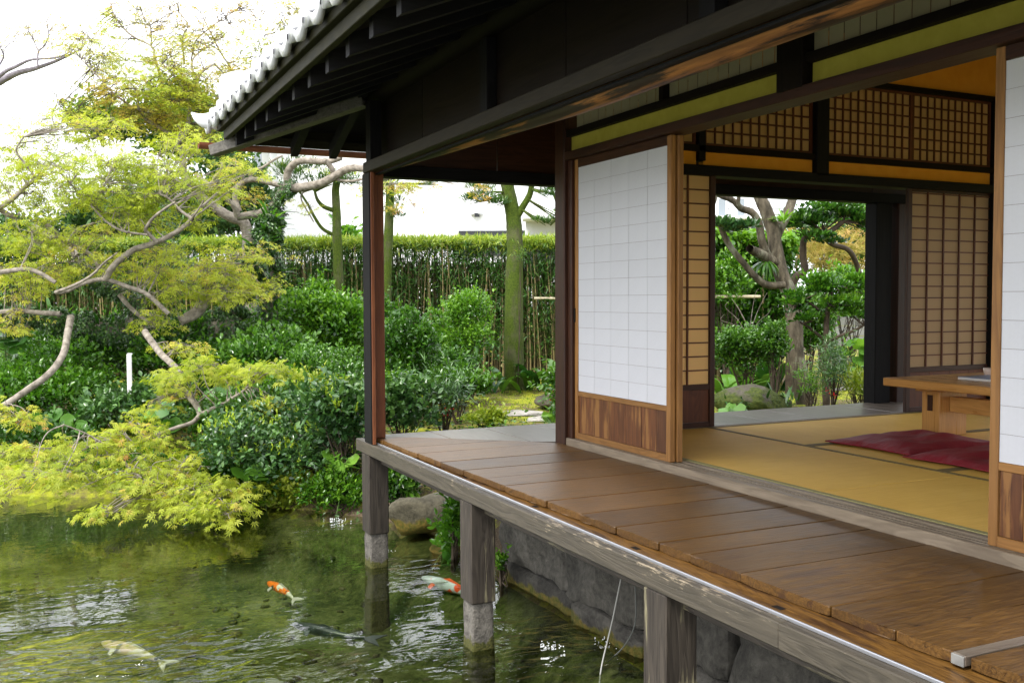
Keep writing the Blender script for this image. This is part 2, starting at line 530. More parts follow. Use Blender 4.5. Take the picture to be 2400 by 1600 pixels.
pane_cache = {}
def transom_out(y0, y1):
    """paper transom seen from outside: squares of paper in front of thin bars"""
    f = box("transom_panel", (3.128, 3.142), (y0, y1), (2.036, 2.05), W_DARK('Y'), H)
    n = round((y1 - y0) / .0875); st = (y1 - y0) / n
    for i in range(n):
        for k in range(4):
            za = 2.036 + k * .107
            me = pane_cache.get(round(st, 4))
            if me is None:
                me = box_mesh("pane", .0016, st - .0055, .1035); me.materials.append(M_PAPERTR); pane_cache[round(st, 4)] = me
            link("pane", me, (3.124, y0 + (i + .5) * st, za + .054), f)
    for k in range(1, 4):
        box('bar', (3.1272, 3.138), (y0, y1), (2.036 + k * .107 - .003, 2.036 + k * .107 + .003), W_LATT('Y'), f)
    for i in range(1, n):
        box("bar", (3.127, 3.1275 + .012), (y0 + i * st - .003, y0 + i * st + .003), (2.05, 2.47), W_LATT('Z'), f)
transom_out(4.556, 5.545); transom_out(3.572, 4.514); transom_out(2.40, 3.398)
box("transom_board", (3.12, 3.14), (-1.5, 2.398), (2.034, 2.47), W_DARK('Y'), H)

# outer head beam and round log over the veranda edge
H_box("eave_beam", (1.975, 2.04), (-1.6, 6.445), (1.80, 1.872), W_KAMOI('Y'), .004)
H_box("gap_shade_strip", (2.041, 2.072), (-1.6, 6.38), (1.787, 1.799), W_BLACK('Y'), 0)  # black strip standing in for the shaded gap between beam and log
H_box("shutter_groove", (2.042, 2.075), (-1.6, 6.40), (1.835, 1.868), W_DARK('Y'), 0)
a = Acc(); 
yy = np.linspace(-1.6, 6.50, 28)
lr = np.interp(yy, [-1.6, 6.5], [.074, .048]) * (1 + .04 * np.sin(yy * 5))
a.tube(np.stack([2.135 + .006 * np.sin(yy * 1.3), yy, np.interp(yy, [-1.6, 2, 3.7, 6.2, 6.5], [1.76, 1.762, 1.752, 1.818, 1.828]) + lr], 1), lr, 14, 1)
a.link("log_beam", W_LOG('Y'), H)
for k in range(9):
    H_box("gable_board", (2.15, 2.17), (-1.6 + k * .92, -1.6 + (k + 1) * .92 - .006), (1.93, 2.36), W_DARK('Y'))
for yy_ in (4.70, 2.80):
    H_box("stub_post", (2.09, 2.148), (yy_ - .045, yy_ + .045), (1.90, 2.30), W_BLACK('Z'))
a = Acc(); a.tube([(2.16, -1.6, 2.40), (2.16, 2.5, 2.41), (2.16, 6.85, 2.40)], [.11, .10, .095], 14, 8, .004)
a.link("wall_plate", W_DARK('Y'), H)
# veranda corner post: red inner face, dark weathered outer board
H_box("post", (2.012, 2.118), (6.44, 6.56), (0.0, 1.86), W_RED('Z'), .004)
H_box("post_facing", (1.985, 2.010), (6.345, 6.50), (-.026, 1.80), W_BLACK('Z'), .003)
H_box("post_facing", (1.993, 2.014), (6.33, 6.343), (-.026, 1.80), W_RED('Z'), .001)
H_box("stub_post", (2.03, 2.11), (6.45, 6.55), (1.872, 2.30), W_BLACK('Z'))
# end side of the veranda
H_box("end_lintel", (2.12, 8.6), (6.54, 6.66), (1.80, 1.885), W_BLACK('X'))
for k in range(7):
    H_box("end_board", (2.12 + k * .93, 2.12 + (k + 1) * .93 - .006), (6.60, 6.62), (1.885, 2.45), W_REDDK('X'))
H_box("end_plate", (1.9, 8.6), (6.54, 6.66), (2.45, 2.55), W_DARK('X'))
H_box("post", (6.75, 6.94), (6.53, 6.67), (-.02, 1.80), W_BLACK('Z'), .006)
H_box("post", (6.99, 7.115), (6.50, 6.64), (-.02, 1.80), W_REDDK('Z'), .006)

# far wall of the room (y about 5.6)
H_box("far_threshold", (3.21, 8.5), (5.56, 5.66), (-.03, .042), W_DARK('X'), .003)
for k in range(3):
    H_box("threshold_ridge", (3.21, 8.5), (5.565 + k * .032, 5.578 + k * .032), (.03, .047), W_SILL('X'), 0)
H_box("far_lintel", (3.21, 8.5), (5.56, 5.70), (1.80, 1.868), W_BLACK('X'))
for x0, x1 in ((3.21, 4.105), (4.165, 5.15), (5.27, 8.5)):
    H_box("far_plaster", (x0, x1), (5.61, 5.66), (1.868, 1.965), M_PLAST_IN, 0)
H_box("far_rail", (3.21, 8.5), (5.575, 5.68), (1.965, 2.008), W_DARK('X'))
H_box("far_post", (5.15, 5.27), (5.56, 5.70), (1.85, 2.58), W_BLACK('Z'), .004)
H_box("far_post", (4.105, 4.165), (5.575, 5.69), (1.90, 2.58), W_BLACK('Z'), .004)
H_box("far_head", (3.21, 8.5), (5.575, 5.68), (2.545, 2.585), W_DARK('X'))
H_box("far_upper_plaster", (3.21, 8.5), (5.61, 5.66), (2.585, 3.0), M_PLAST_IN, 0)

def transom_in(x0, x1, ncol, fr=.02):
    f = box("far_transom", (x0, x1), (5.604, 5.626), (2.010, 2.028), W_LATT('X'), H)
    box("frame_bar", (x0, x1), (5.604, 5.626), (2.525, 2.543), W_LATT('X'), f)
    box("frame_bar", (x0, x0 + fr), (5.604, 5.626), (2.028, 2.525), W_LATT('Z'), f)
    box("frame_bar", (x1 - fr, x1), (5.604, 5.626), (2.028, 2.525), W_LATT('Z'), f)
    st = (x1 - x0 - 2 * fr) / ncol
    for i in range(1, ncol):
        c = x0 + fr + i * st
        box("bar", (c - .006, c + .006), (5.607, 5.617), (2.028, 2.525), W_LATT('Z'), f)
    for k in range(1, 6):
        c = 2.028 + k * .497 / 6
        box("bar", (x0 + fr, x1 - fr), (5.6105, 5.6205), (c - .006, c + .006), W_LATT('X'), f)
    box("paper", (x0 + fr, x1 - fr), (5.6215, 5.623), (2.028, 2.525), M_PAPERFT, f)
transom_in(3.22, 4.10, 10); transom_in(4.17, 5.145, 12); transom_in(5.275, 6.155, 11); transom_in(6.157, 7.04, 11)
H_box("far_post", (7.045, 7.14), (5.56, 5.70), (.04, 2.58), W_BLACK('Z'), .004)
transom_in(7.145, 8.3, 13)
W_CEIL = lambda ax: wood('ceiling', (.16, .095, .045), (.26, .16, .08), ax, .6, 1, .1, .2)
# rest of the room, mostly out of view
H_box("back_wall", (8.5, 8.6), (-1.6, 5.7), (1.84, 3.25), M_PLAST_IN, 0)
H_box("near_wall", (3.2, 8.5), (-1.6, -1.5), (1.84, 3.25), M_PLAST_IN, 0)
for yp in (-1.5, .9, 3.3, 5.6):
    H_box("post", (8.49, 8.61), (yp - .06, yp + .06), (-.03, 1.84), W_REDDK('Z'))
for k in range(13):
    H_box("ceiling_board", (3.16 + k * .41, 3.16 + (k + 1) * .41 - .006), (-1.5, 5.65), (3.0, 3.02), W_CEIL('Y'), 0)
H_box("floor_beam", (3.0, 3.14), (-1.6, 5.6), (-.24, -.04), W_DARK('Y'), .004)
H_box("subfloor", (3.14, 8.6), (-1.6, 5.7), (-.12, -.04), W_DARK('Y'), 0)
H_box("foundation_board", (3.3, 8.6), (5.60, 5.64), (-.6, -.12), W_DARK('X'), 0)

# ------------------------------------------------------------------ roof: one part, its pieces below it
SL = .405
XE, YE, YN = 1.20, 7.42, -5.0
RX = 5.6
z_at = lambda d: 2.192 + SL * d          # underside of the boards at distance d inside the eave
def roof_slab():
    bm = bmesh.new()
    def V(x, y, z): return bm.verts.new((x - 3.1, y - 5.6, z))
    h = RX - XE
    lo = [(XE, YN, z_at(0)), (RX, YN, z_at(h)), (RX, YE - h, z_at(h)), (XE, YE, z_at(0)), (2 * RX - XE, YE, z_at(0)), (2 * RX - XE, YN, z_at(0))]
    B = [V(*p) for p in lo]; T = [V(p[0], p[1], p[2] + .05) for p in lo]
    for L, fl in ((B, True), (T, False)):
        for q in ((0, 1, 2, 3), (3, 2, 4), (4, 2, 1, 5)):
            f = [L[i] for i in q]
            bm.faces.new(f[::-1] if fl else f)
    for i, j in ((0, 3), (3, 4), (4, 5), (5, 1), (1, 0)):
        bm.faces.new((B[i], B[j], T[j], T[i]))
    return link("roof", bm_mesh(bm, "roof"), (3.1, 5.6, 0), H, W_ROOF('X'))
roof = roof_slab()

def rafter_mesh(L, w=.056, h=.096):
    bm = bmesh.new()
    vs = []
    for x in (0, L):
        for y in (-w / 2, w / 2):
            for z in (0, h):
                vs.append(bm.verts.new((x, y, z + SL * x)))
    for q in ((0, 1, 3, 2), (4, 6, 7, 5), (0, 4, 5, 1), (2, 3, 7, 6), (0, 2, 6, 4), (1, 5, 7, 3)):
        bm.faces.new([vs[i] for i in q])
    return bm_mesh(bm, "rafter")
rm = rafter_mesh(1.88); rm.materials.append(W_ROOF('X'))
for k in range(26):
    y = 7.07 - k * .3475
    if k < 2: continue
    link("rafter", rm, (1.25, y, 2.029), roof)
# rafters of the end slope run along y
rm2 = rafter_mesh(1.5); rm2.materials.append(W_ROOF('X'))
for v in rm2.vertices:
    x, y, z = v.co; v.co = (-y, -x, z)
rm2.flip_normals()
for k in range(22):
    x = 1.715 + k * .29
    if x > 8: break
    link("rafter", rm2, (x, 7.31, 2.012), roof)
# jack rafters shorten towards the hip
for k in range(2):
    y = 7.07 - k * .3475
    m = rafter_mesh(.12 + k * .36); m.materials.append(W_ROOF('X'))
    link("rafter", m, (1.25, y, 2.029), roof)
box("fascia", (1.187, 1.222), (-5, 7.20), (2.086, 2.149), W_FASC('Y'), roof, .003)
box("fascia", (1.153, 1.193), (-5, 7.27), (2.150, 2.200), W_FASC('Y'), roof, .003)
box("fascia", (1.25, 10), (7.335, 7.37), (2.086, 2.149), W_FASC('X'), roof, .003)
box("fascia", (1.25, 10), (7.372, 7.405), (2.120, 2.215), W_FASC('X'), roof, .003)
box("tile_shade_strip", (1.3, 10), (7.40, 7.48), (2.190, 2.235), M_TILEDK, roof)  # dark strip closing the gap under the end tiles, shade painted in
box("tile_shade_strip", (1.12, 1.205), (-5, 7.34), (2.201, 2.229), M_TILEDK, roof)  # black strip standing in for the shadow of the tiles' underside
# hip rafter: square timber that pokes out under the corner
def beam_between(name, p, q, w, h, mat, parent):
    p = Vector(p); q = Vector(q); d = q - p; L = d.length
    me = box_mesh(name, L, w, h, .004)
    X = d.normalized(); Y = Vector((0, 0, 1)).cross(X).normalized(); Z = X.cross(Y)
    rot = Matrix((X, Y, Z)).transposed()
    for v in me.vertices: v.co = rot @ v.co
    return link(name, me, (p + q) / 2, parent, mat)
W_HIP = wood('hip', (.055, .050, .043), (.15, .14, .12), 'X', .6, 1, .25, .3)
beam_between("hip_rafter", (1.135, 7.35, 2.022), (2.03, 6.56, 2.31), .095, .075, W_HIP, roof)
# gutter of bent copper along the end eave
def gutter():
    n = 9; V = []; F = []
    for j, x in enumerate((1.045, 9.5)):
        for s, r in ((0, .043), (1, .039)):
            for i in range(n):
                t = math.pi * i / (n - 1)
                V.append((x, 7.41 + r * math.cos(t), 2.085 - r * math.sin(t)))
    idx = lambda j, s, i: j * 2 * n + s * n + i
    for i in range(n - 1):
        F.append((idx(0, 0, i), idx(1, 0, i), idx(1, 0, i + 1), idx(0, 0, i + 1)))
        F.append((idx(0, 1, i), idx(0, 1, i + 1), idx(1, 1, i + 1), idx(1, 1, i)))
        for j in (0, 1):
            F.append((idx(j, 0, i), idx(j, 0, i + 1), idx(j, 1, i + 1), idx(j, 1, i)))
    V = np.array(V); c = V.mean(0)
    return link("gutter", mesh_np("gutter", V - c, np.array(F), True), c, roof, M_COPPER)
gutter()
for k in range(9):
    x = 1.72 + k * .62
    a = Acc(); a.tube([(x, 7.36, 2.06), (x, 7.385, 2.03), (x, 7.41, 2.028)], .006, 5, 4); a.link("gutter_hook", M_COPPER, roof)

def eave_tile_mesh():
    """round cover end with its barrel, and the hanging lip of the pan tile beside it"""
    bm = bmesh.new()
    n = 14; r = .054
    f = []; b = []
    for i in range(n):
        t = 2 * math.pi * i / n
        f.append(bm.verts.new((0, r * math.cos(t), r * math.sin(t) * 1.05)))
        b.append(bm.verts.new((.42, r * math.cos(t), r * math.sin(t) + SL * .42)))
    bm.faces.new(f)
    fi = [bm.verts.new((.006, v.co.y * .78, v.co.z * .78)) for v in f]
    for i in range(n):
        bm.faces.new((f[i], b[i], b[(i + 1) % n], f[(i + 1) % n]))
    # lip: crescent between this cover and the next
    m = 10
    rows = []
    for xx, dz in ((-.004, 0), (.022, .004)):
        up = []; lo = []
        for i in range(m):
            s = i / (m - 1)
            y = .050 + s * .175
            sag = -.030 * math.sin(math.pi * s)
            up.append(bm.verts.new((xx, y, -.004 + sag * .9 + dz)))
            lo.append(bm.verts.new((xx, y, -.028 + sag * 1.25 - .020 * math.sin(math.pi * min(1, s * 1.35)) + dz)))
        rows.append((up, lo))
    for i in range(m - 1):
        (u0, l0), (u1, l1) = rows
        bm.faces.new((u0[i], l0[i], l0[i + 1], u0[i + 1]))
        bm.faces.new((u1[i], u1[i + 1], l1[i + 1], l1[i]))
        bm.faces.new((l0[i], l1[i], l1[i + 1], l0[i + 1]))
        bm.faces.new((u0[i], u0[i + 1], u1[i + 1], u1[i]))
    # pan behind the lip
    pb = []
    for i in range(m):
        v = rows[0][0][i].co
        pb.append(bm.verts.new((.42, v.y, v.z + SL * .42)))
    for i in range(m - 1):
        bm.faces.new((rows[0][0][i], rows[0][0][i + 1], pb[i + 1], pb[i]))
    return bm_mesh(bm, "eave_tile", True)
tm = eave_tile_mesh(); tm.materials.append(M_TILE)
for v in tm.vertices: v.co = v.co * 1.136
for k in range(31):
    link("eave_tile", tm, (1.108, 7.27 - k * .3124, 2.247), roof)
tm2 = tm.copy()
for v in tm2.vertices:
    x, y, z = v.co; v.co = (-y, -x, z)
for k in range(30):
    link("eave_tile", tm2, (1.52 + k * .3124, 7.50, 2.247), roof)
# corner tile: an upturned horn, and the block that ends the hip ridge
a = Acc(); a.tube([(1.36, 7.20, 2.33), (1.22, 7.32, 2.255), (1.12, 7.41, 2.245), (1.06, 7.47, 2.27), (1.015, 7.515, 2.315)], [.075, .072, .06, .038, .006], 14, 6)
a.link("corner_tile", M_TILE, roof)
bm = bmesh.new()
prof = [(-.09, -.13), (.09, -.13), (.105, .03), (.085, .12), (.03, .155), (-.03, .155), (-.085, .12), (-.105, .03)]
X2 = Vector((.707, -.707, 0)); Y2 = Vector((.707, .707, 0))
ff = [bm.verts.new(Y2 * p[0] + Vector((0, 0, p[1]))) for p in prof]
bb = [bm.verts.new(X2 * .14 + Y2 * p[0] + Vector((0, 0, p[1] + .02))) for p in prof]
bm.faces.new(ff); bm.faces.new(bb[::-1])
for i in range(8): bm.faces.new((ff[i], bb[i], bb[(i + 1) % 8], ff[(i + 1) % 8]))
bmesh.ops.bevel(bm, geom=list(bm.edges), offset=.012, segments=2, affect='EDGES')
link("ridge_end_tile", bm_mesh(bm, "ridge_end_tile", True), (1.20, 7.13, 2.375), roof, M_TILE)
a = Acc(); a.tube([(1.34, 7.02, 2.37), (3.5, 5.08, 3.22), (5.55, 3.03, 4.05)], .075, 10, 6); a.link("hip_ridge", M_TILE, roof)

# ================================================================== VERANDA
ver = thing("veranda", "brown plank veranda with a rail edge standing on posts in the pond", "veranda", (2.6, 3.0, 0))
def edge_x(y): return 2.045 + (6.5 - y) * .031
def miter_x(y): return 2.03 + (6.61 - y) * 1.075 / .94
js = [6.60, 6.30, 5.95, 5.68, 5.32, 5.01, 4.73, 4.49, 4.06, 3.75, 3.47, 3.172, 2.975, 2.69, 2.272, 2.026, 1.829, 1.782, 1.45, 1.10, .74, .36, 0, -.4, -.8, -1.2, -1.6]
prng = random.Random(3)
def plank(pts, z1, mat, seg_edge=None):
    """one plank: chamfered top edges, ragged front end"""
    return prism("plank", pts, z1 - .032, z1, mat, ver, .0035)
for i in range(len(js) - 1):
    y1, y0 = js[i] - .0025, js[i + 1] + .0025
    if js[i] == 1.829:
        prism("batten", [(edge_x(y0) - .012, y0), (3.066, y0), (3.066, y1), (edge_x(y1) - .012, y1)], -.026, .004, W_DECKG('X'), ver, .003)
        box("metal_cap", (edge_x(y0) - .018, edge_x(y0) - .0125), (y0 + .001, y1 - .001), (-.026, .002), M_END, ver, .001)
        continue
    front = []
    n = max(3, int((y1 - y0) / .04))
    jog = prng.uniform(-.004, .004)
    for k in range(n + 1):
        yy_ = y1 + (y0 - y1) * k / n
        front.append((edge_x(yy_) + jog + prng.uniform(-.0035, .0035), yy_))
    if y1 > 5.66:
        xa, xb = miter_x(y1), min(3.058, miter_x(max(y0, 5.68)))
        right = [(xb, y0), (xa, y1)] if y0 >= 5.68 else [(3.058, y0), (3.058, 5.68), (xa, y1)]
    else:
        right = [(3.066, y0), (3.066, y1)]
    plank(front + right, prng.uniform(-.002, .0015), W_DECK('X'))
jx = [2.06, 2.507, 2.93, 3.36, 3.80, 4.22, 4.66, 5.08, 5.52, 5.95, 6.38, 6.80, 7.24, 7.68, 8.1, 8.6]
def miter_y(x): return 6.61 - (x - 2.03) * .94 / 1.075
for i in range(len(jx) - 1):
    x0, x1 = jx[i] + .002, jx[i + 1] - .002
    lo = lambda x: max(5.68, miter_y(x) + .004)
    low = [(x0, lo(x0)), (x1, lo(x1))]
    if x0 < 3.09 < x1: low = [(x0, lo(x0)), (3.09, 5.735), (3.09, 5.735) , (x1, 5.68)]; low = [low[0], (3.092, 5.738), (x1, 5.738)]
    if x0 < 3.0 and x1 < 3.2 and False: pass
    prism("plank", low + [(x1, 6.62), (x0, 6.62)], -.032, prng.uniform(-.0025, .0005), W_DECKG('Y'), ver, .003)  # end planks: grey of the sky sheen put into their base colour
# edge beam with its aluminium rail
box("edge_beam", (1.988, 2.040), (2.293, 6.72), (-.112, -.030), W_GREY('Y'), ver, .004)
box("edge_beam", (1.986, 2.040), (-1.6, 2.291), (-.112, -.030), W_GREY('Y'), ver, .004)
box("rail", (2.024, 2.031), (-1.6, 6.50), (-.030, -.017), M_ALU, ver, .002)
box("rail", (2.031, 2.047), (-1.6, 6.50), (-.0305, -.0245), M_ALU, ver, .001)
inner = prism("edge_board", [(2.041, 6.50), (2.30, 6.50), (2.40, -1.6), (2.041, -1.6)], -.095, -.036, W_DECK('Y'), ver, .002)
for yh in (3.255, 2.42, 4.98, 4.13, 1.3):
    box("mortise", (2.10 - .012, 2.10 + .012), (yh - .022, yh + .022), (-.042, -.0352), M_HOLE, ver)
box("under_beam", (2.07, 2.16), (-1.6, 6.40), (-.175, -.098), W_POST('Y'), ver, .004)
box("under_beam", (2.2, 8.6), (6.50, 6.58), (-.13, -.036), W_POST('X'), ver, .004)
for k in range(7):
    yj = 6.0 - k * 1.15
    box("joist", (2.17, 3.0), (yj - .035, yj + .035), (-.13, -.036), W_POST('X'), ver, .003)

def stone_mat(name, c1, c2, moss, zlo, zhi, scale=6, bump=.6):
    """stone with moss that sits low down near the water, in real object height"""
    t = NT(name)
    v = t.coord()
    n1 = t.noise(v, scale, 8, .65); n2 = t.noise(v, scale * 7, 5, .6); n3 = t.noise(v, scale * .45, 4, .6)
    col = t.ramp(t.math('ADD', t.math('MULTIPLY', n1, .65), t.math('MULTIPLY', n2, .35)), [(.32, c1), (.5, tuple((a + b) / 2 for a, b in zip(c1, c2))), (.68, c2)])
    oi = t.n("ShaderNodeObjectInfo")
    hs = t.n("ShaderNodeHueSaturation"); t.l(col, hs.inputs["Color"]); t.l(t.math('ADD', t.math('MULTIPLY', oi.outputs["Random"], .7), .65), hs.inputs["Value"]); col = hs.outputs[0]
    geo = t.n("ShaderNodeNewGeometry")
    sp = t.n("ShaderNodeSeparateXYZ"); t.l(geo.outputs["Position"], sp.inputs[0])
    hz = t.n("ShaderNodeMapRange"); t.l(sp.outputs[2], hz.inputs[0])
    hz.inputs[1].default_value = zlo; hz.inputs[2].default_value = zhi; hz.inputs[3].default_value = 1; hz.inputs[4].default_value = 0
    nz = t.n("ShaderNodeSeparateXYZ"); t.l(geo.outputs["Normal"], nz.inputs[0])
    f = t.math('ADD', hz.outputs[0], t.math('MULTIPLY', t.math('SUBTRACT', n1, .5), 1.5))
    f = t.math('ADD', f, t.math('MULTIPLY', t.math('SUBTRACT', n3, .5), .9))
    mf = t.ramp(f, [(.45, 0), (.62, 1)])
    mcol = t.ramp(n2, [(.3, moss[0]), (.7, moss[1])])
    col = t.mix(mf, col, mcol)
    nr = t.bump(t.math('ADD', n1, t.math('MULTIPLY', n2, .35)), bump, .03)
    t.principled(col, .85, nr, .25)
    return t.m
M_FOOT = stone_mat("footing_stone", (.035, .032, .028), (.19, .175, .15), ((.035, .042, .010), (.09, .085, .02)), -.90, -.78, 14, .9)

def rough_box(name, sx, sy, sz, amp, cuts=4, seed=0, taper=0.0):
    bm = bmesh.new()
    bmesh.ops.create_cube(bm, size=1.0)
    bmesh.ops.bevel(bm, geom=list(bm.edges), offset=.05, segments=1, affect='EDGES')
    bmesh.ops.subdivide_edges(bm, edges=list(bm.edges), cuts=cuts, use_grid_fill=True)
    r = np.random.default_rng(seed)
    ph = r.uniform(0, 6, (6, 3)); fr = r.uniform(2, 9, (6, 3)); am = r.uniform(.3, 1, 6)
    for v in bm.verts:
        p = np.array([v.co.x * sx, v.co.y * sy, v.co.z * sz])
        k = sum(am[i] * math.sin(fr[i] @ p * 2.2 + ph[i, 0]) for i in range(6)) / 2.2
        k2 = sum(am[i] * math.sin(fr[i] @ p * 6 + ph[i, 1]) for i in range(6)) / 5
        d = np.array(v.co) / (np.linalg.norm(v.co) + 1e-6)
        s = 1 + taper * (.5 - v.co.z)
        v.co = Vector((p[0] * s, p[1] * s, p[2])) + Vector(d * amp * (k + k2))
    return bm_mesh(bm, name, True)

def support(y0, y1, x1, zfoot, seed):
    p = box("support_post", (1.992, x1), (y0, y1), (zfoot, -.113), W_POST('Z'), ver, .007)
    me = rough_box("stone_base", (x1 - 1.992) * .88, (y1 - y0) * .88, zfoot + 1.40, .006, 4, seed, .10)
    link("stone_base", me, ((1.992 + x1) / 2 + .004, (y0 + y1) / 2, (zfoot - 1.40) / 2 - .002), p, M_FOOT)
support(6.435, 6.60, 2.135, -.665, 1)
support(4.665, 4.815, 2.135, -.65, 2)
support(2.895, 3.04, 2.135, -.66, 3)
support(1.13, 1.28, 2.135, -.66, 4)

# ================================================================== SLIDING DOORS
def door_part(name, ax, u, w, z, mat, parent, bev=.002):
    """u runs along the door, w through it"""
    if ax == 'Y': return box(name, w, u, z, mat, parent, bev)
    return box(name, u, w, z, mat, parent, bev)

def shoji_out(label, y0, y1, x0, ncol, nrow, boards, sunk=True, stile_mat=None):
    d = thing("sliding_door", label, "sliding door", (x0, (y0 + y1) / 2, .047), "paper sliding doors of the house")
    x1 = x0 + .034
    sm = stile_mat or W_FRAME('Z')
    st = .038
    for a, b in ((y0, y0 + st), (y1 - st, y1)):
        box("stile", (x0, x1), (a, b), (.047, 1.840), sm, d, .003)
    ya, yb = y0 + st, y1 - st
    box("rail", (x0 + .002, x1 - .002), (ya, yb), (.047, .087), W_FRAME('Y'), d, .002)
    box("rail", (x0 + .002, x1 - .002), (ya, yb), (.326, .356), W_FRAME('Y'), d, .002)
    box("rail", (x0 + .002, x1 - .002), (ya, yb), (1.790, 1.840), W_REDDK('Y'), d, .002)
    for i in range(len(boards) - 1):
        a, b = boards[i + 1], boards[i]
        g = .0015
        if boards[i] in (4.77,): g = .004
        box("board", (x0 + .010, x0 + .018), (a + .001, b - g), (.088, .325), W_BOARD('Z'), d, .001)
    w = (yb - ya) / ncol; h = (1.788 - .357) / nrow
    me = box_mesh("pane", .0014, w - .0022, h - .0012); me.materials.append(M_PAPER)
    for i in range(ncol):
        for k in range(nrow):
            link("pane", me, (x0 + .0075 + prng.uniform(-.0004, .0004), ya + (i + .5) * w, .357 + (k + .5) * h), d)
    for i in range(1, ncol):
        box("bar", (x0 + .010, x0 + .024), (ya + i * w - .005, ya + i * w + .005), (.357, 1.789), W_LATT('Z'), d, 0)
    for k in range(1, nrow):
        box("bar", (x0 + .0105, x0 + .0235), (ya, yb), (.357 + k * h - .0045, .357 + k * h + .0045), W_LATT('Y'), d, 0)
    return d
d1 = shoji_out("white paper sliding door with worn brown lower boards, beside the corner post of the room", 4.47, 5.54, 3.104, 5, 14, [5.501, 5.31, 5.13, 4.945, 4.77, 4.62, 4.509])
box("finger_pull", (3.098, 3.104), (5.528, 5.545), (.80, .89), W_BLACK('Z'), d1, .001)
d2 = shoji_out("second sliding door tucked behind the white one, only its brown edge seen", 4.455, 5.53, 3.145, 5, 14, [5.49, 5.2, 4.9, 4.5])
d3 = shoji_out("white paper sliding door cut by the right border, red brown boards at its foot", 1.40, 2.453, 3.100, 5, 14, [2.414, 2.318, 2.12, 1.92, 1.72, 1.44])

def shoji_in(label, x0, x1, yf, ncol, nrow, pz0, pz1, dark_foot, ztop=1.80, pm=None):
    """door of the far wall seen from the room: lattice on our side, paper behind it"""
    d = thing("sliding_door", label, "sliding door", ((x0 + x1) / 2, yf, .047), "paper sliding doors of the house")
    y1 = yf + .03; st = .045
    for a, b in ((x0, x0 + st), (x1 - st, x1)):
        box("stile", (a, b), (yf, y1), (.047, ztop + .03), W_REDDK('Z'), d, .003)
    xa, xb = x0 + st, x1 - st
    box("rail", (xa, xb), (yf + .002, y1 - .002), (ztop, ztop + .03), W_REDDK('X'), d, .002)
    box("rail", (xa, xb), (yf + .002, y1 - .002), (pz0 - .04, pz0), W_REDDK('X'), d, .002)
    box("rail", (xa, xb), (yf + .002, y1 - .002), (.047, .082), W_REDDK('X'), d, .002)
    n = max(2, int((xb - xa) / .2))
    for i in range(n):
        box("board", (xa + (xb - xa) * i / n + .001, xa + (xb - xa) * (i + 1) / n - .001), (yf + .010, yf + .018), (.083, pz0 - .041), W_LATT('Z'), d, .001)
    w = (xb - xa) / ncol; h = (pz1 - pz0) / nrow
    for i in range(1, ncol):
        c = xa + i * w
        box("bar", (c - .006, c + .006), (yf + .004, yf + .016), (pz0, ztop), W_LATT('Z'), d, 0)
    for k in range(1, nrow + (1 if pz1 < ztop else 0)):
        c = pz0 + k * h
        box("bar", (xa, xb), (yf + .008, yf + .0175), (c - .005, c + .005), W_LATT('X'), d, 0)
    box("paper", (xa, xb), (yf + .0185, yf + .020), (pz0, ztop), pm or M_PAPERIN, d, 0)
    return d
shoji_in("narrow end of an amber latticed door beside the garden opening", 3.25, 4.268, 5.60, 5, 15, .35, 1.80, True)
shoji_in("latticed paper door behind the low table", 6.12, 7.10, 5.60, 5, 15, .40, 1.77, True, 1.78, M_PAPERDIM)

# ================================================================== TATAMI, TABLE, CUSHIONS
tat = bpy.data.objects.new("tatami_floor", None); COL.objects.link(tat); tat.location = (5.5, 3.5, .0); tat['kind'] = 'structure'
def mat_piece(x0, x1, y0, y1, along):
    """along: the axis of the long, cloth-bound edges"""
    rot = along == 'Y'
    lx, ly = (x1 - x0), (y1 - y0)
    me = box_mesh("tatami_mat", (lx if not rot else ly) - .003, (ly if not rot else lx) - .003, .05, .003)
    o = link("tatami_mat", me, ((x0 + x1) / 2, (y0 + y1) / 2, .025), tat, M_TATAMI)
    if rot: o.rotation_euler.z = math.pi / 2
    hw = .034
    L, Wd = (lx, ly) if not rot else (ly, lx)
    for s in (-1, 1):
        me2 = box_mesh("border", L - .003, hw, .004, .001)
        b = bpy.data.objects.new("border", me2); COL.objects.link(b); b.parent = o
        b.location = (0, s * (Wd / 2 - hw / 2 - .0005), .0265)
        me2.materials.append(M_HERI if s != 1 or not rot or x0 > 3.3 else M_HERIG)
mat_piece(3.21, 4.20, 3.465, 5.555, 'Y')
mat_piece(3.21, 4.20, 1.43, 3.465, 'Y')
mat_piece(3.21, 4.20, -.6, 1.43, 'Y')
mat_piece(4.20, 6.22, 4.585, 5.555, 'X')
mat_piece(6.22, 8.24, 4.585, 5.555, 'X')
mat_piece(4.20, 6.22, 3.60, 4.585, 'X')
mat_piece(6.22, 8.24, 3.60, 4.585, 'X')
mat_piece(4.20, 6.22, 2.62, 3.60, 'X')
mat_piece(6.22, 8.24, 2.62, 3.60, 'X')
mat_piece(4.20, 6.22, .60, 1.61, 'X'); mat_piece(4.20, 6.22, 1.61, 2.62, 'X'); mat_piece(6.22, 8.24, 1.61, 2.62, 'X'); mat_piece(6.22, 8.24, .60, 1.61, 'X')

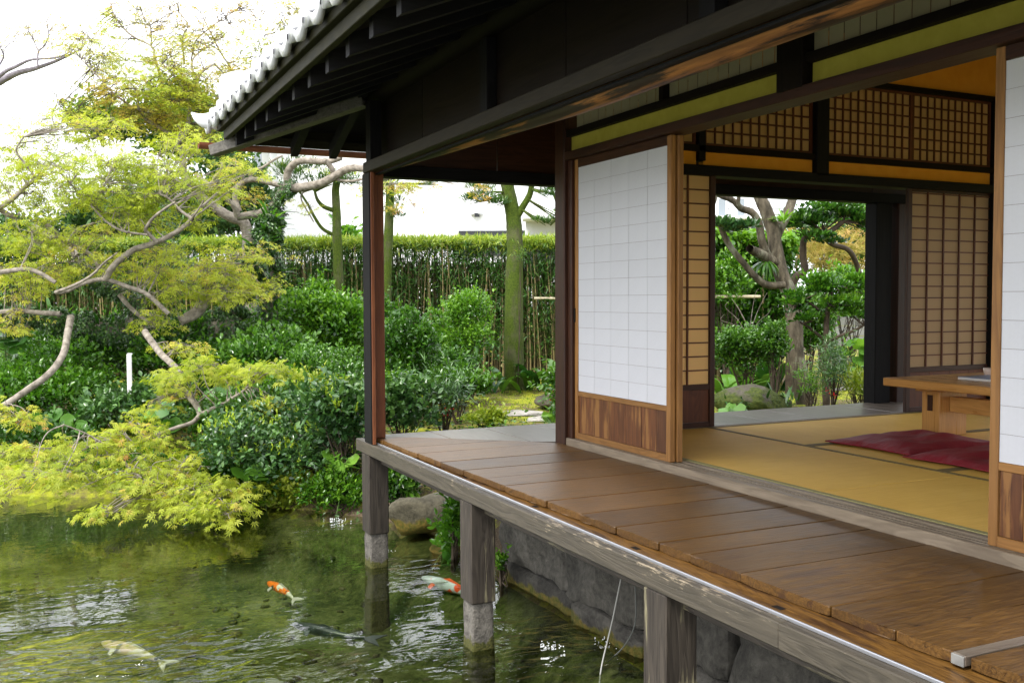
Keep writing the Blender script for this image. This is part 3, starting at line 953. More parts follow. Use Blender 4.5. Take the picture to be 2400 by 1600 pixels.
tb = thing("low_table", "low golden wood table on plank legs standing on the straw mats", "table", (5.47, 4.0, .0535))
box("tabletop", (5.0, 5.95), (3.20, 4.77), (.372, .424), W_TABLE('Y'), tb, .006)
for a, b in ((4.49, 4.63), (3.34, 3.48)):
    lg = box("leg", (5.205, 5.46), (a, b), (.0535, .345), W_TABLE('Z'), tb, .004)
    box("tenon", (5.198, 5.2035), (a + .05, b - .05), (.215, .318), W_REDDK('Z'), lg, .001)
    box("batten", (5.12, 5.83), (a + .02, b - .02), (.346, .371), W_TABLE('X'), tb, .003)
box("stretcher", (5.295, 5.365), (3.482, 4.488), (.21, .31), W_TABLE('Y'), tb, .004)

def cloth_red():
    t = NT("cushion_crimson_cloth")
    v = t.coord()
    n = t.noise(v, 5, 5, .6); f = t.noise(v, 220, 2, .6)
    col = t.ramp(t.math('ADD', t.math('MULTIPLY', n, .6), t.math('MULTIPLY', f, .4)), [(.3, (.15, .011, .017)), (.7, (.27, .026, .036))])
    nr = t.bump(t.noise(t.mapping(v, (6, 14, 6)), 1.2, 5, .55), .7, .02)
    nr = t.bump(f, .25, .002, nr)
    t.principled(col, .6, nr, .2)
    return t.m
M_CUSH = cloth_red()
def cushion(label, cx, cy, hx, hy, rz, seed):
    n = 26
    r = np.random.default_rng(seed)
    g = np.linspace(-1, 1, n)
    U, Vv = np.meshgrid(g, g, indexing='ij')
    pin = 1 - .055 * (np.cos(np.pi * U / 2) ** 2 * np.abs(Vv) ** 2 + np.cos(np.pi * Vv / 2) ** 2 * np.abs(U) ** 2)
    X = U * hx * (1 - .05 * (1 - Vv ** 2) * 0 + 0) * pin; Y = Vv * hy * pin
    e = np.clip((1 - np.abs(U) ** 3.2) * (1 - np.abs(Vv) ** 3.2), 0, 1) ** .55
    wr = sum(.0035 * np.sin(r.uniform(5, 13) * (U * math.cos(a) + Vv * math.sin(a)) + r.uniform(0, 6)) for a in r.uniform(0, 3.1, 7))
    top = .012 + e * (.040 + wr - .016 * np.exp(-(U ** 2 + Vv ** 2) / .02))
    bot = .012 - e * .0115
    V = np.vstack([np.stack([X, Y, top], -1).reshape(-1, 3), np.stack([X, Y, bot], -1).reshape(-1, 3)])
    i, j = np.meshgrid(np.arange(n - 1), np.arange(n - 1), indexing='ij')
    a = (i * n + j).ravel()
    F = np.stack([a, a + n, a + n + 1, a + 1], 1)
    F2 = np.stack([a, a + 1, a + n + 1, a + n], 1) + n * n
    ca, sa = math.cos(rz), math.sin(rz)
    V[:, :2] = V[:, :2] @ np.array([[ca, sa], [-sa, ca]])
    o = link("floor_cushion", mesh_np("floor_cushion", V, np.vstack([F, F2]), True), (cx, cy, .0545), None, M_CUSH)
    tag(o, label, "cushion", "red floor cushions by the low table")
    # piped seam round the rim
    s = np.linspace(-1, 1, 14)
    rim = [(u, -1) for u in s] + [(1, v) for v in s[1:]] + [(u, 1) for u in s[::-1][1:]] + [(-1, v) for v in s[::-1][1:]]
    P = []
    for u, v in rim:
        p = 1 - .055 * (math.cos(math.pi * u / 2) ** 2 * v * v + math.cos(math.pi * v / 2) ** 2 * u * u)
        x, y = u * hx * p, v * hy * p
        P.append((x * ca - y * sa + cx, x * sa + y * ca + cy, .0665))
    a = Acc(); a.tube(P, .0045, 5, 1); a.link("piping", M_CUSH, o)
    return o
cushion("crimson floor cushion lying nearest the garden opening", 4.79, 4.315, .415, .315, .05, 1)
cushion("crimson floor cushion half hidden by the right hand door", 4.73, 3.665, .41, .305, .03, 2)

bk = box("book", (5.30, 5.60), (4.12, 4.43), (.4255, .440), simple("paper_edge", (.75, .74, .70), .8, .2), None, .001)
tag(bk, "thin blue grey book lying flat on the low table", "book")
box("cover", (5.298, 5.602), (4.118, 4.432), (.4405, .4435), simple("book_cover_blue", (.10, .15, .26), .35, .5, nscale=8, c2=(.14, .20, .33)), bk, .0008)
def cup(x, y, z):
    bm = bmesh.new(); prof = [(.0, 0), (.022, 0), (.026, .004), (.034, .03), (.036, .055), (.033, .055), (.030, .03), (.02, .008), (0, .008)]
    n = 16; rows = []
    for r, h in prof:
        rows.append([bm.verts.new((r * math.cos(2 * math.pi * i / n), r * math.sin(2 * math.pi * i / n), h)) for i in range(n)])
    for a, b in zip(rows[:-1], rows[1:]):
        for i in range(n):
            bm.faces.new((a[i], a[(i + 1) % n], b[(i + 1) % n], b[i]))
    bmesh.ops.remove_doubles(bm, verts=bm.verts, dist=1e-5)
    return link("tea_cup", bm_mesh(bm, "tea_cup", True), (x, y, z), None, simple("cup_glaze", (.62, .50, .42), .25, .5))
tag(cup(5.70, 4.52, .4245), "small pale cup standing past the book on the low table", "cup")
ty = box("tray", (5.62, 5.98), (4.05, 4.30), (.0545, .070), simple("tray_lacquer", (.02, .022, .022), .3, .5), None, .004)
tag(ty, "dark flat tray on the mats under the low table", "tray")

# ================================================================== GROUND, POND
SH = np.array([(2.76, 5.2), (2.76, 6.6), (2.70, 7.45), (2.45, 8.0), (2.10, 8.45), (1.75, 8.85), (1.2, 9.25), (.5, 9.85), (-.4, 10.5), (-1.6, 11.1), (-3.2, 11.7), (-6, 12.6), (-12, 13.5)])
def shore_sd(X, Y):
    """signed distance to the shore, positive on land"""
    P = np.stack([X.ravel(), Y.ravel()], 1)
    d = np.full(len(P), 1e9)
    poly = np.vstack([[(2.74, -30)], SH, [(-60, 20)], [(-60, -30)]])
    inside = np.zeros(len(P), bool)
    n = len(poly)
    for i in range(n):
        a, b = poly[i], poly[(i + 1) % n]
        ab = b - a
        t = np.clip(((P - a) @ ab) / (ab @ ab), 0, 1)
        d = np.minimum(d, np.linalg.norm(P - a - t[:, None] * ab, axis=1))
        c = ((a[1] > P[:, 1]) != (b[1] > P[:, 1])) & (P[:, 0] < (b[0] - a[0]) * (P[:, 1] - a[1]) / (b[1] - a[1] + 1e-12) + a[0])
        inside ^= c
    return np.where(inside, -d, d).reshape(X.shape)
def sstep(a, b, x):
    t = np.clip((x - a) / (b - a), 0, 1); return t * t * (3 - 2 * t)
def gnoise(X, Y):
    return (.5 * np.sin(X * 1.7 + .4) * np.cos(Y * 1.3 + 1) + .3 * np.sin(X * 3.9 + Y * 2.7) + .2 * np.sin(X * 7.3 - Y * 6.1 + 2))
def ground_z(X, Y):
    X = np.asarray(X, float); Y = np.asarray(Y, float)
    s = shore_sd(X, Y)
    land = -.92 + sstep(-.05, .35, s) * .28 + sstep(.3, 1.8, s) * .24 + .028 * gnoise(X, Y) * sstep(0, .5, s)
    land += .07 * np.exp(-(((X - 6.1) / 1.3) ** 2 + ((Y - 12.7) / 1.0) ** 2))
    bed = -.93 - sstep(0, .7, -s) * .42 + .02 * gnoise(X * 2.2, Y * 2.2)
    return np.where(s > 0, land, bed)
def gz(x, y): return float(ground_z(np.array([x]), np.array([y]))[0])
xs = np.unique(np.concatenate([[-400, -150, -60, -30, -18], np.arange(-12, 12.01, .16), [14, 18, 30, 60, 150, 400]]))
ys = np.unique(np.concatenate([[-400, -150, -60, -30, -15, -10, -8], np.arange(-6, 3, .5), np.arange(3, 16.01, .13), np.arange(16.5, 26, .5), [30, 40, 60, 150, 400]]))
GX, GY = np.meshgrid(xs, ys, indexing='ij')
GZ = ground_z(GX, GY)
nx, ny = GX.shape
V = np.stack([GX, GY, GZ], -1).reshape(-1, 3)
i, j = np.meshgrid(np.arange(nx - 1), np.arange(ny - 1), indexing='ij')
a = (i * ny + j).ravel()
F = np.stack([a, a + ny, a + ny + 1, a + 1], 1)
fz = GZ.reshape(-1)[F].max(1)
fc = V[F].mean(1)
bedmask = (fz < -.895) & (shore_sd(fc[:, 0], fc[:, 1]) < .05)

def ground_material():
    t = NT("garden_soil_moss")
    v = t.coord()
    n1 = t.noise(v, .9, 6, .6); n2 = t.noise(v, 9, 6, .65); n3 = t.noise(v, 60, 4, .7)
    f = t.math('ADD', t.math('MULTIPLY', n1, .6), t.math('MULTIPLY', n2, .45))
    moss = t.ramp(t.math('ADD', t.math('MULTIPLY', n2, .5), t.math('MULTIPLY', n3, .5)), [(.3, (.10, .12, .008)), (.5, (.23, .25, .016)), (.72, (.36, .36, .03))])
    soil = t.ramp(n3, [(.3, (.055, .038, .022)), (.7, (.16, .12, .08))])
    k = t.ramp(f, [(.46, 0), (.58, 1)])
    col = t.mix(k, soil, moss)
    nr = t.bump(t.math('ADD', t.math('MULTIPLY', n2, .6), t.math('MULTIPLY', n3, .6)), .8, .03)
    t.principled(col, .9, nr, .15)
    return t.m
def bed_material():
    t = NT("pond_silt")
    v = t.coord()
    n1 = t.noise(v, .7, 5, .55, .6); n2 = t.noise(v, 5, 6, .65, .5); n3 = t.noise(v, 24, 5, .7)
    f = t.math('ADD', t.math('MULTIPLY', n1, .45), t.math('ADD', t.math('MULTIPLY', n2, .3), t.math('MULTIPLY', n3, .3)))
    col = t.ramp(f, [(.38, (.004, .005, .002)), (.46, (.028, .036, .010)), (.53, (.062, .072, .021)), (.66, (.145, .145, .066))])
    vo = t.n("ShaderNodeTexVoronoi"); t.l(v, vo.inputs["Vector"]); vo.inputs["Scale"].default_value = 7
    sp = t.ramp(t.math('ADD', vo.outputs["Distance"], t.math('MULTIPLY', n3, .35)), [(.22, .25), (.36, 1)])
    col = t.mix(.85, col, t.mix(1.0, col, sp, 'MULTIPLY'))
    nr = t.bump(t.math('ADD', n2, t.math('MULTIPLY', n3, .5)), .7, .05)
    t.principled(col, .9, nr, .1)
    return t.m
M_GROUND = ground_material(); M_BED = bed_material()
def sub_mesh(name, mask, mat):
    f = F[mask]; u, inv = np.unique(f, return_inverse=True)
    o = link(name, mesh_np(name, V[u], inv.reshape(f.shape), True), (0, 0, 0), None, mat)
    o['kind'] = 'structure'
    return o
sub_mesh("ground", ~bedmask, M_GROUND)
sub_mesh("pond_bed", bedmask, M_BED)

def water_material():
    """thin water surface: clear, a little tinted, mirror-like at low angles"""
    t = NT("pond_water")
    v = t.coord()
    # ripples: stronger where the surface is stirred
    def blob(cx, cy, r):
        vm = t.n("ShaderNodeVectorMath"); vm.operation = 'DISTANCE'
        t.l(v, vm.inputs[0]); vm.inputs[1].default_value = (cx, cy, 0)
        mr = t.n("ShaderNodeMapRange"); t.l(vm.outputs["Value"], mr.inputs[0])
        mr.inputs[1].default_value = 0; mr.inputs[2].default_value = r; mr.inputs[3].default_value = 1; mr.inputs[4].default_value = 0
        mr.interpolation_type = 'SMOOTHSTEP'
        return mr.outputs[0]
    big = t.noise(t.mapping(v, (1.25, 2.1, 1)), 3.2, 2, .5, 1.0)
    mid = t.noise(t.mapping(v, (1.1, 1.7, 1)), 8.5, 2, .5, .6)
    fine = t.noise(v, 34, 3, .6)
    stir = t.math('ADD', t.math('ADD', blob(-.05, 4.85, 1.30), t.math('MULTIPLY', blob(.45, 5.2, .85), .35)), t.math('ADD', blob(1.12, 4.75, .45), t.math('MULTIPLY', blob(2.35, 6.2, .6), .3)))
    stir = t.math('ADD', stir, t.math('ADD', t.math('MULTIPLY', blob(2.35, 4.5, .8), .45), t.math('MULTIPLY', blob(2.0, 7.8, .45), .5)))
    amp = t.math('ADD', t.math('MULTIPLY', stir, 1.0), .018)
    h = t.math('ADD', t.math('MULTIPLY', big, 1.0), t.math('ADD', t.math('MULTIPLY', mid, .20), t.math('MULTIPLY', fine, .006)))
    h = t.math('MULTIPLY', h, amp)
    nr = t.bump(h, 1.0, .15)
    fr = t.n("ShaderNodeFresnel"); fr.inputs[0].default_value = 1.33; t.l(nr, fr.inputs["Normal"])
    tr = t.n("ShaderNodeBsdfTransparent"); tr.inputs[0].default_value = (.86, .93, .80, 1)
    gl = t.n("ShaderNodeBsdfGlossy"); gl.inputs["Roughness"].default_value = .015; t.l(nr, gl.inputs["Normal"])
    gl.inputs[0].default_value = (1, 1, 1, 1)
    m = t.n("ShaderNodeMixShader"); t.l(fr.outputs[0], m.inputs[0]); t.l(tr.outputs[0], m.inputs[1]); t.l(gl.outputs[0], m.inputs[2])
    t.l(m.outputs[0], t.out.inputs[0])
    return t.m
wpts = [(2.9, -30), (2.9, 7.5)] + [tuple(p) for p in (SH[4:] + np.array([.35, .45]))] + [(-60, 21), (-60, -30)]
bm = bmesh.new()
bm.faces.new([bm.verts.new((p[0], p[1], 0)) for p in wpts][::-1])
bmesh.ops.triangulate(bm, faces=bm.faces)
for f in bm.faces:
    if f.normal.z < 0: f.normal_flip()
me = bpy.data.meshes.new("pond_water"); bm.to_mesh(me); bm.free()
wt = link("pond_water", me, (0, 0, -.90), None, water_material()); wt['kind'] = 'structure'

# dark stones and sunken leaves on the bed
bm = bmesh.new(); gq = np.random.default_rng(41)
for k in range(420):
    x, y = gq.uniform(-1.6, 2.5), gq.uniform(4.2, 9.2)
    if shore_sd(np.array([x]), np.array([y]))[0] > -.3: continue
    rr = gq.uniform(.012, .05) * gq.uniform(.5, 1.3)
    bmesh.ops.create_icosphere(bm, subdivisions=1, radius=rr, matrix=Matrix.Translation((x, y, gz(x, y) + rr * .1)) @ Matrix.Rotation(gq.uniform(0, 6), 4, 'Z') @ Matrix.Diagonal((1.3, .8, .45, 1)))
for v in bm.verts: v.co += Vector(gq.normal(size=3) * .003)
ps = link("pond_stones", bm_mesh(bm, "pond_stones", True), (0, 0, 0), None, simple("bed_stone", (.012, .013, .007), .9, .1, nscale=2.5, c2=(.09, .085, .04)), 'stuff')
ps['label'] = "dark pebbles and debris lying on the pond bed"

# ------------------------------------------------------------------ retaining wall of rough stones under the house
M_WALL = stone_mat("pond_wall_stone", (.007, .0066, .0055), (.095, .088, .074), ((.035, .048, .006), (.12, .085, .016)), -.90, -.80, 4.5, .9)
sw = thing("stone_wall", "rough grey stone wall with mossy foot in the water under the veranda", "wall", (2.95, 3.5, -1.35))
r_ = np.random.default_rng(5)
def wall_row(y_from, y_to, z0, z1, wmin, wmax, seed):
    y = y_from; k = 0
    while y > y_to:
        w = r_.uniform(wmin, wmax)
        me = rough_box("stone", .46, w - .016, z1 - z0 - .004, .026, 7, seed * 50 + k)
        x = 2.965 + .05 * (z0 + 1.35) + r_.uniform(-.012, .012)
        link("stone", me, (x, y - w / 2, (z0 + z1) / 2 + r_.uniform(-.01, .01)), sw, M_WALL)
        y -= w; k += 1
wall_row(6.05, -2.2, -1.40, -.78, .55, 1.25, 1)
wall_row(6.00, -2.2, -.80, -.42, .45, 1.0, 2)
wall_row(6.02, -2.2, -.44, -.19, .6, 1.1, 3)

# two hoses hanging down the wall
M_HOSE = simple("hose_white", (.30, .30, .27), .45, .4); M_HOSEG = simple("hose_grey", (.09, .095, .085), .5, .4)
def hose(label, pts, mat, r):
    a = Acc(); a.tube(pts, r, 7, 8); o = a.link("hose", mat); tag(o, label, "hose", "hoses at the stone wall"); return o
hose("white hose bowed away from the stone wall into the dark water", [on_w for on_w in [(2.72, 4.28, -.30), (2.66, 4.25, -.45), (2.56, 4.18, -.66), (2.46, 4.12, -.86), (2.43, 4.10, -.98)]], M_HOSE, .0042)
hose("thin grey hose hanging flat against the stone wall", [(2.71, 4.22, -.28), (2.705, 4.20, -.5), (2.70, 4.19, -.70), (2.68, 4.26, -.84), (2.62, 4.33, -.94)], M_HOSEG, .0035)
hose("short pale cord hanging under the veranda near the lower border", [(2.60, 2.64, -.18), (2.60, 2.63, -.45), (2.61, 2.62, -.75), (2.60, 2.6, -.96)], M_HOSEG, .004)

# ================================================================== KOI AND ROCKS
def onz(px, py, z):
    d = R @ np.array([px - 1200, -(py - 800), -FOC])
    return CAM + d * (z - CAM[2]) / d[2]

def koi_mat(name, base, patches, c2=None, thr=.5, spots=None, scale=7, head=0.0):
    t = NT(name); v = t.coord()
    n = t.noise(v, scale, 3, .5, .3)
    at_ = t.n('ShaderNodeAttribute'); at_.attribute_name = 'along'
    n = t.math('ADD', n, t.math('MULTIPLY', t.math('SUBTRACT', .30, at_.outputs['Fac']), head))
    col = t.mix(t.ramp(n, [(thr, 0), (thr + .03, 1)]), base, patches)
    if spots:
        n2 = t.noise(t.mapping(v, (1, 1, 1), (5, 2, 1)), scale * 2.6, 2, .5)
        col = t.mix(t.ramp(n2, [(.62, 0), (.65, 1)]), col, spots)
    sc = t.n("ShaderNodeTexVoronoi"); t.l(v, sc.inputs["Vector"]); sc.inputs["Scale"].default_value = 110
    t.principled(col, .3, t.bump(sc.outputs["Distance"], .3, .002), .6)
    return t.m

def koi(label, head, tail, mat, finmat, bend=.06, girth=.115, z=-.965):
    girth *= .50; z -= .06
    hp, tp = onz(*head, z), onz(*tail, z)
    ax = tp - hp; L = np.linalg.norm(ax); ax /= L; sd = np.array([-ax[1], ax[0], 0])
    root = thing("koi", label, "koi", (hp + tp) / 2, "koi swimming in the pond")
    root.location = tuple((hp + tp) / 2)
    n = 18; m = 12
    t = np.linspace(0, 1, n)
    w = np.interp(t, [0, .05, .15, .32, .5, .7, .85, 1], [.18, .5, .82, 1, .92, .58, .30, .16]) * girth * L
    h = np.interp(t, [0, .05, .15, .32, .5, .7, .85, 1], [.2, .5, .8, 1, .92, .62, .40, .34]) * girth * 1.0 * L
    off = bend * L * np.sin(t * 4.2 - .6) * (t + .15)
    C = hp + ax * (t * L * .84)[:, None] + sd * off[:, None]
    th = np.linspace(0, 2 * np.pi, m, endpoint=False)
    Vv = C[:, None, :] + (np.cos(th)[None, :, None] * sd * w[:, None, None]) + np.sin(th)[None, :, None] * np.array([0, 0, 1.0]) * h[:, None, None]
    Vv = np.vstack([Vv.reshape(-1, 3), C[:1] - ax * .01, C[-1:]])
    i = np.arange(n - 1)[:, None] * m; j = np.arange(m)[None, :]
    Fq = np.stack([i + j, i + (j + 1) % m, i + m + (j + 1) % m, i + m + j], -1).reshape(-1, 4)
    capA = [[n * m, (k + 1) % m, k, k] for k in range(0)]
    c = C.mean(0)
    b = link("body", mesh_np("body", Vv - c, Fq, True, {"along": np.concatenate([np.repeat(t, m), [0, 1]])}), c, root, mat)
    bm = bmesh.new(); bm.from_mesh(b.data); bmesh.ops.holes_fill(bm, edges=[e for e in bm.edges if e.is_boundary], sides=0)
    bmesh.ops.recalc_face_normals(bm, faces=bm.faces)
    for v in [v for v in bm.verts if not v.link_faces]: bm.verts.remove(v)
    bm.to_mesh(b.data); bm.free()
    def fin(name, pts, th=.003):
        P = np.array(pts); k = len(P)
        bm = bmesh.new(); cc = P.mean(0)
        dn = np.array([0, 0, th])
        A = [bm.verts.new(p - cc + dn) for p in P]; B = [bm.verts.new(p - cc - dn) for p in P]
        bm.faces.new(A); bm.faces.new(B[::-1])
        for q in range(k): bm.faces.new((A[q], B[q], B[(q + 1) % k], A[(q + 1) % k]))
        link(name, bm_mesh(bm, name), cc, root, finmat)
    for s in (-1, 1):
        p = C[4] + sd * s * w[4] * .8
        fin("pectoral_fin", [p, p + ax * .03 * L + sd * s * .065 * L - np.array([0, 0, .015]), p + ax * .08 * L + sd * s * .07 * L - np.array([0, 0, .02]), p + ax * .08 * L + sd * s * .02 * L])
    e = C[-1]
    tdir = unit((C[-1] - C[-3])[None])[0]; ts = np.array([-tdir[1], tdir[0], 0])
    tail_pts = [e - tdir * .02 * L, e + tdir * .06 * L + ts * .045 * L + [0, 0, .01], e + tdir * .19 * L + ts * .085 * L + [0, 0, .015], e + tdir * .11 * L, e + tdir * .18 * L - ts * .06 * L - [0, 0, .02], e + tdir * .06 * L - ts * .035 * L - [0, 0, .01]]
    fin("tail_fin", tail_pts)
    up = np.array([0, 0, 1.0])
    d0, d1_, d2_ = C[6] + up * h[6] * .9, C[8] + up * (h[8] + .022 * L), C[12] + up * (h[12] + .008 * L)
    P = [d0, d1_, d2_, C[12] + up * h[12] * .8, C[9] + up * h[9] * .8]
    bm = bmesh.new(); cc = np.mean(P, 0)
    A = [bm.verts.new(p - cc + sd * .002) for p in P]; B = [bm.verts.new(p - cc - sd * .002) for p in P]
    bm.faces.new(A); bm.faces.new(B[::-1])
    for q in range(5): bm.faces.new((A[q], B[q], B[(q + 1) % 5], A[(q + 1) % 5]))
    link("dorsal_fin", bm_mesh(bm, "dorsal_fin"), cc, root, finmat)
    return root
FIN_W = simple("koi_fin_white", (.36, .34, .31), .4, .4); FIN_D = simple("koi_fin_dark", (.03, .035, .04), .4, .4)
koi("orange headed white koi with small black spots in open water", (628, 1364), (702, 1408), koi_mat("koi_orange", (.62, .58, .52), (.72, .15, .010), None, .37, (.03, .03, .03), 9, .45), FIN_W, .03, .12, -.955)
koi("pale pinkish white koi under the rippled sky reflection", (240, 1505), (405, 1556), koi_mat("koi_white", (.46, .34, .29), (.44, .39, .37), None, .5, (.10, .10, .12), 5), FIN_W, .03, .12, -.935)
koi("large dark grey koi near the pond bottom", (685, 1462), (885, 1503), koi_mat("koi_dark", (.010, .012, .016), (.020, .024, .030), None, .5, None, 5), FIN_D, -.03, .105, -.99)
koi("silver koi with red flanks passing behind the middle post", (990, 1352), (1150, 1412), koi_mat("koi_red", (.42, .46, .52), (.62, .06, .015), None, .56, None, 8), simple("koi_fin_red", (.75, .12, .04), .4, .4), .03, .11, -.955)

M_ROCK = stone_mat("garden_rock", (.030, .027, .017), (.15, .135, .09), ((.045, .060, .007), (.15, .10, .018)), -.88, -.64, 5, .9)
M_ROCKM = stone_mat("mossy_rock", (.030, .028, .020), (.14, .125, .095), ((.020, .034, .006), (.070, .088, .013)), -.45, .35, 5, .9)
M_SLAB = stone_mat("stepping_stone", (.16, .15, .13), (.36, .34, .30), ((.05, .07, .01), (.1, .1, .02)), -.60, -.50, 5, .6)
def rock(name, label, c, r, mat, seed, cat="rock", group=None, sub=4, amp=.18):
    bm = bmesh.new(); bmesh.ops.create_icosphere(bm, subdivisions=sub, radius=1.0)
    q = np.random.default_rng(seed)
    dirs = unit(q.normal(size=(9, 3))); cut = q.uniform(.55, .92, 9)
    ph = q.uniform(0, 6, 5); fr = q.normal(size=(5, 3)) * 3
    for v in bm.verts:
        p = np.array(v.co)
        for dd, cc in zip(dirs, cut):
            k = p @ dd
            if k > cc: p = p - dd * (k - cc) * .85
        p = p * (1 + amp * .25 * sum(math.sin(fr[i] @ p + ph[i]) for i in range(5)) + amp * .12 * math.sin(p[0] * 17 + p[1] * 13 + p[2] * 15))
        v.co = Vector(p * np.array(r))
    o = link(name, bm_mesh(bm, name, True), c, None, mat)
    return tag(o, label, cat, group)
rock("rock", "large boulder with rusty moss at the water line beside the veranda post", W(1008, 1206, 7.75), (.33, .24, .20), M_ROCK, 3)
rock("rock", "small grey boulder half behind the middle veranda post", W(1052, 1288, 7.25), (.16, .16, .14), M_ROCK, 5)
rock("rock", "little rounded stone perched above the large shore boulder", W(1062, 1160, 8.1), (.13, .12, .10), M_ROCK, 8)
rock("rock", "low mossy boulder behind the bushes left of the thick trunk", W(1105, 888, 12.6), (.40, .3, .17), M_ROCKM, 11)
rock("rock", "pale mossy stone under the twisted shrub behind the corner post", W(1010, 925, 11.2), (.26, .2, .12), M_ROCKM, 12)
rock("rock", "broad dark mossy boulder outside the garden opening of the room", W(1772, 938, 11.3), (.56, .42, .20), M_ROCKM, 13, sub=5, amp=.07)
rock("rock", "weathered root like stone on the moss near the room corner post", W(1292, 938, 12.0), (.20, .26, .11), M_ROCK, 14)
def flat(label, px, py, z, rx, ry, seed):
    p = onz(px, py, z); g = gz(p[0], p[1])
    p = onz(px, py, g)
    o = rock("stepping_stone", label, (p[0], p[1], g + .01), (rx, ry, .045), M_SLAB, seed, "stepping stone", "stepping stones in the moss", 4, .1)
flat("flat grey stepping stone sunk in moss beyond the veranda", 1212, 973, -.4, .36, .24, 21)
flat("flat stepping stone close to the red berries by the corner post", 1292, 984, -.4, .30, .22, 22)
flat("stepping stone slab among the shrubs left of the corner post", 690, 950, -.4, .34, .24, 23)
flat("pale slab on the grass at the right of the garden opening", 2015, 912, -.4, .5, .16, 24)

# ================================================================== PLANT MATERIALS
M_BARK = simple("maple_bark", (.10, .085, .065), .85, .2, nscale=16, c2=(.34, .30, .25), bump=.8, bscale=38)
M_TWIG = simple('twig_bark', (.055, .042, .03), .85, .2, nscale=12, c2=(.12, .10, .08))
M_BARKDK = simple("dark_bark", (.035, .026, .018), .85, .2, nscale=12, c2=(.085, .065, .045), bump=.5, bscale=40)
def mossbark(name, c1, c2, m1, m2, thr):
    t = NT(name); v = t.coord()
    n1 = t.noise(t.mapping(v, (6, 6, 1.6)), 2.2, 7, .65); n2 = t.noise(v, 2.3, 5, .6); n3 = t.noise(v, 45, 4, .7)
    col = t.ramp(n1, [(.35, c1), (.65, c2)])
    mcol = t.ramp(n3, [(.3, m1), (.7, m2)])
    col = t.mix(t.ramp(t.math('ADD', t.math('MULTIPLY', n2, .6), t.math('MULTIPLY', n1, .4)), [(thr, 0), (thr + .14, 1)]), col, mcol)
    t.principled(col, .9, t.bump(t.math('ADD', n1, t.math('MULTIPLY', n3, .5)), .7, .02), .2)
    return t.m
M_MOSSBARK = mossbark("mossy_bark", (.040, .038, .022), (.16, .15, .09), (.022, .042, .004), (.080, .115, .011), .36)
M_LICHEN = mossbark("lichen_bark", (.032, .027, .018), (.12, .10, .068), (.13, .14, .095), (.27, .28, .21), .52)

L_MAPLE = leafmat("maple_leaf", [(0, (.13, .19, .012)), (.3, (.27, .34, .024)), (.74, (.46, .50, .055)), (.92, (.50, .37, .075)), (1, (.44, .18, .05))], .45, .48, .35)
L_MAPLEY = leafmat("maple_young_leaf", [(0, (.17, .22, .015)), (.4, (.34, .34, .03)), (.75, (.44, .32, .05)), (1, (.38, .16, .05))], .5, .38, .3)
L_CAM = leafmat("camellia_leaf", [(0, (.010, .040, .010)), (.5, (.032, .092, .022)), (1, (.10, .21, .04))], .30, .15, .6)
L_SHOOT = leafmat("new_shoot", [(0, (.20, .32, .02)), (1, (.42, .52, .05))], .4, .4, .4)
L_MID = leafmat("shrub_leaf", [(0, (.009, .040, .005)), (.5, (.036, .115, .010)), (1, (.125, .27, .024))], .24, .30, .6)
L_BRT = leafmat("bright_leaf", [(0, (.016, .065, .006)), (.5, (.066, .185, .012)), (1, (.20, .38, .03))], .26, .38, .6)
L_YEL = leafmat("yellow_green_leaf", [(0, (.08, .15, .010)), (.5, (.20, .28, .02)), (1, (.36, .40, .04))], .4, .35, .4)
L_POD = leafmat("pine_leaf", [(0, (.025, .070, .012)), (.5, (.065, .15, .02)), (.8, (.17, .26, .03)), (1, (.38, .38, .04))], .4, .2, .4)
L_BAM = leafmat("bamboo_leaf", [(0, (.020, .070, .010)), (.45, (.060, .155, .020)), (.75, (.19, .28, .03)), (1, (.40, .46, .06))], .4, .35, .4)
L_IVY = leafmat("ivy_leaf", [(0, (.014, .050, .010)), (.5, (.040, .105, .018)), (1, (.12, .22, .035))], .3, .15, .5)
L_EVG = leafmat("evergreen_leaf", [(0, (.018, .055, .016)), (.6, (.045, .11, .028)), (1, (.10, .19, .045))], .5, .2, .3)
L_ORG = leafmat("orange_leaf", [(0, (.18, .22, .04)), (.5, (.38, .32, .09)), (1, (.45, .27, .10))], .5, .4, .3)
L_BLADE = leafmat("blade_leaf", [(0, (.014, .050, .010)), (.6, (.035, .10, .016)), (1, (.12, .24, .03))], .3, .2, .5)

def leafmat_obj(name, stops, rough=.35, trans=.3):
    t = NT(name); oi = t.n("ShaderNodeObjectInfo"); v = t.coord()
    n = t.noise(v, 3, 4, .6)
    col = t.ramp(t.math('ADD', t.math('MULTIPLY', oi.outputs["Random"], .8), t.math('MULTIPLY', n, .25)), stops)
    p = t.principled(col, rough, t.bump(t.noise(v, 8, 3, .5), .3, .01), .5, connect=False)
    tr = t.n("ShaderNodeBsdfTranslucent"); t.l(t.mix(1.0, col, (1.3, 1.4, .7), 'MULTIPLY'), tr.inputs[0])
    mx = t.n("ShaderNodeMixShader"); mx.inputs[0].default_value = trans
    t.l(p, mx.inputs[1]); t.l(tr.outputs[0], mx.inputs[2]); t.l(mx.outputs[0], t.out.inputs[0])
    return t.m
L_ROUND = leafmat_obj("round_leaf", [(.05, (.025, .085, .012)), (.5, (.065, .19, .022)), (.95, (.15, .32, .05))])
L_ROUNDB = leafmat_obj("round_leaf_bright", [(.05, (.08, .22, .02)), (.5, (.15, .34, .035)), (.95, (.26, .44, .06))])
L_STRAP = leafmat_obj("strap_leaf", [(.05, (.012, .050, .012)), (.5, (.035, .11, .018)), (.95, (.12, .25, .03))], .22, .25)
M_BERRY = simple("red_berry", (.55, .012, .010), .25, .6)

# ================================================================== SHRUBS
def rnd_unit(n, g=rng):
    return unit(g.normal(size=(n, 3)))

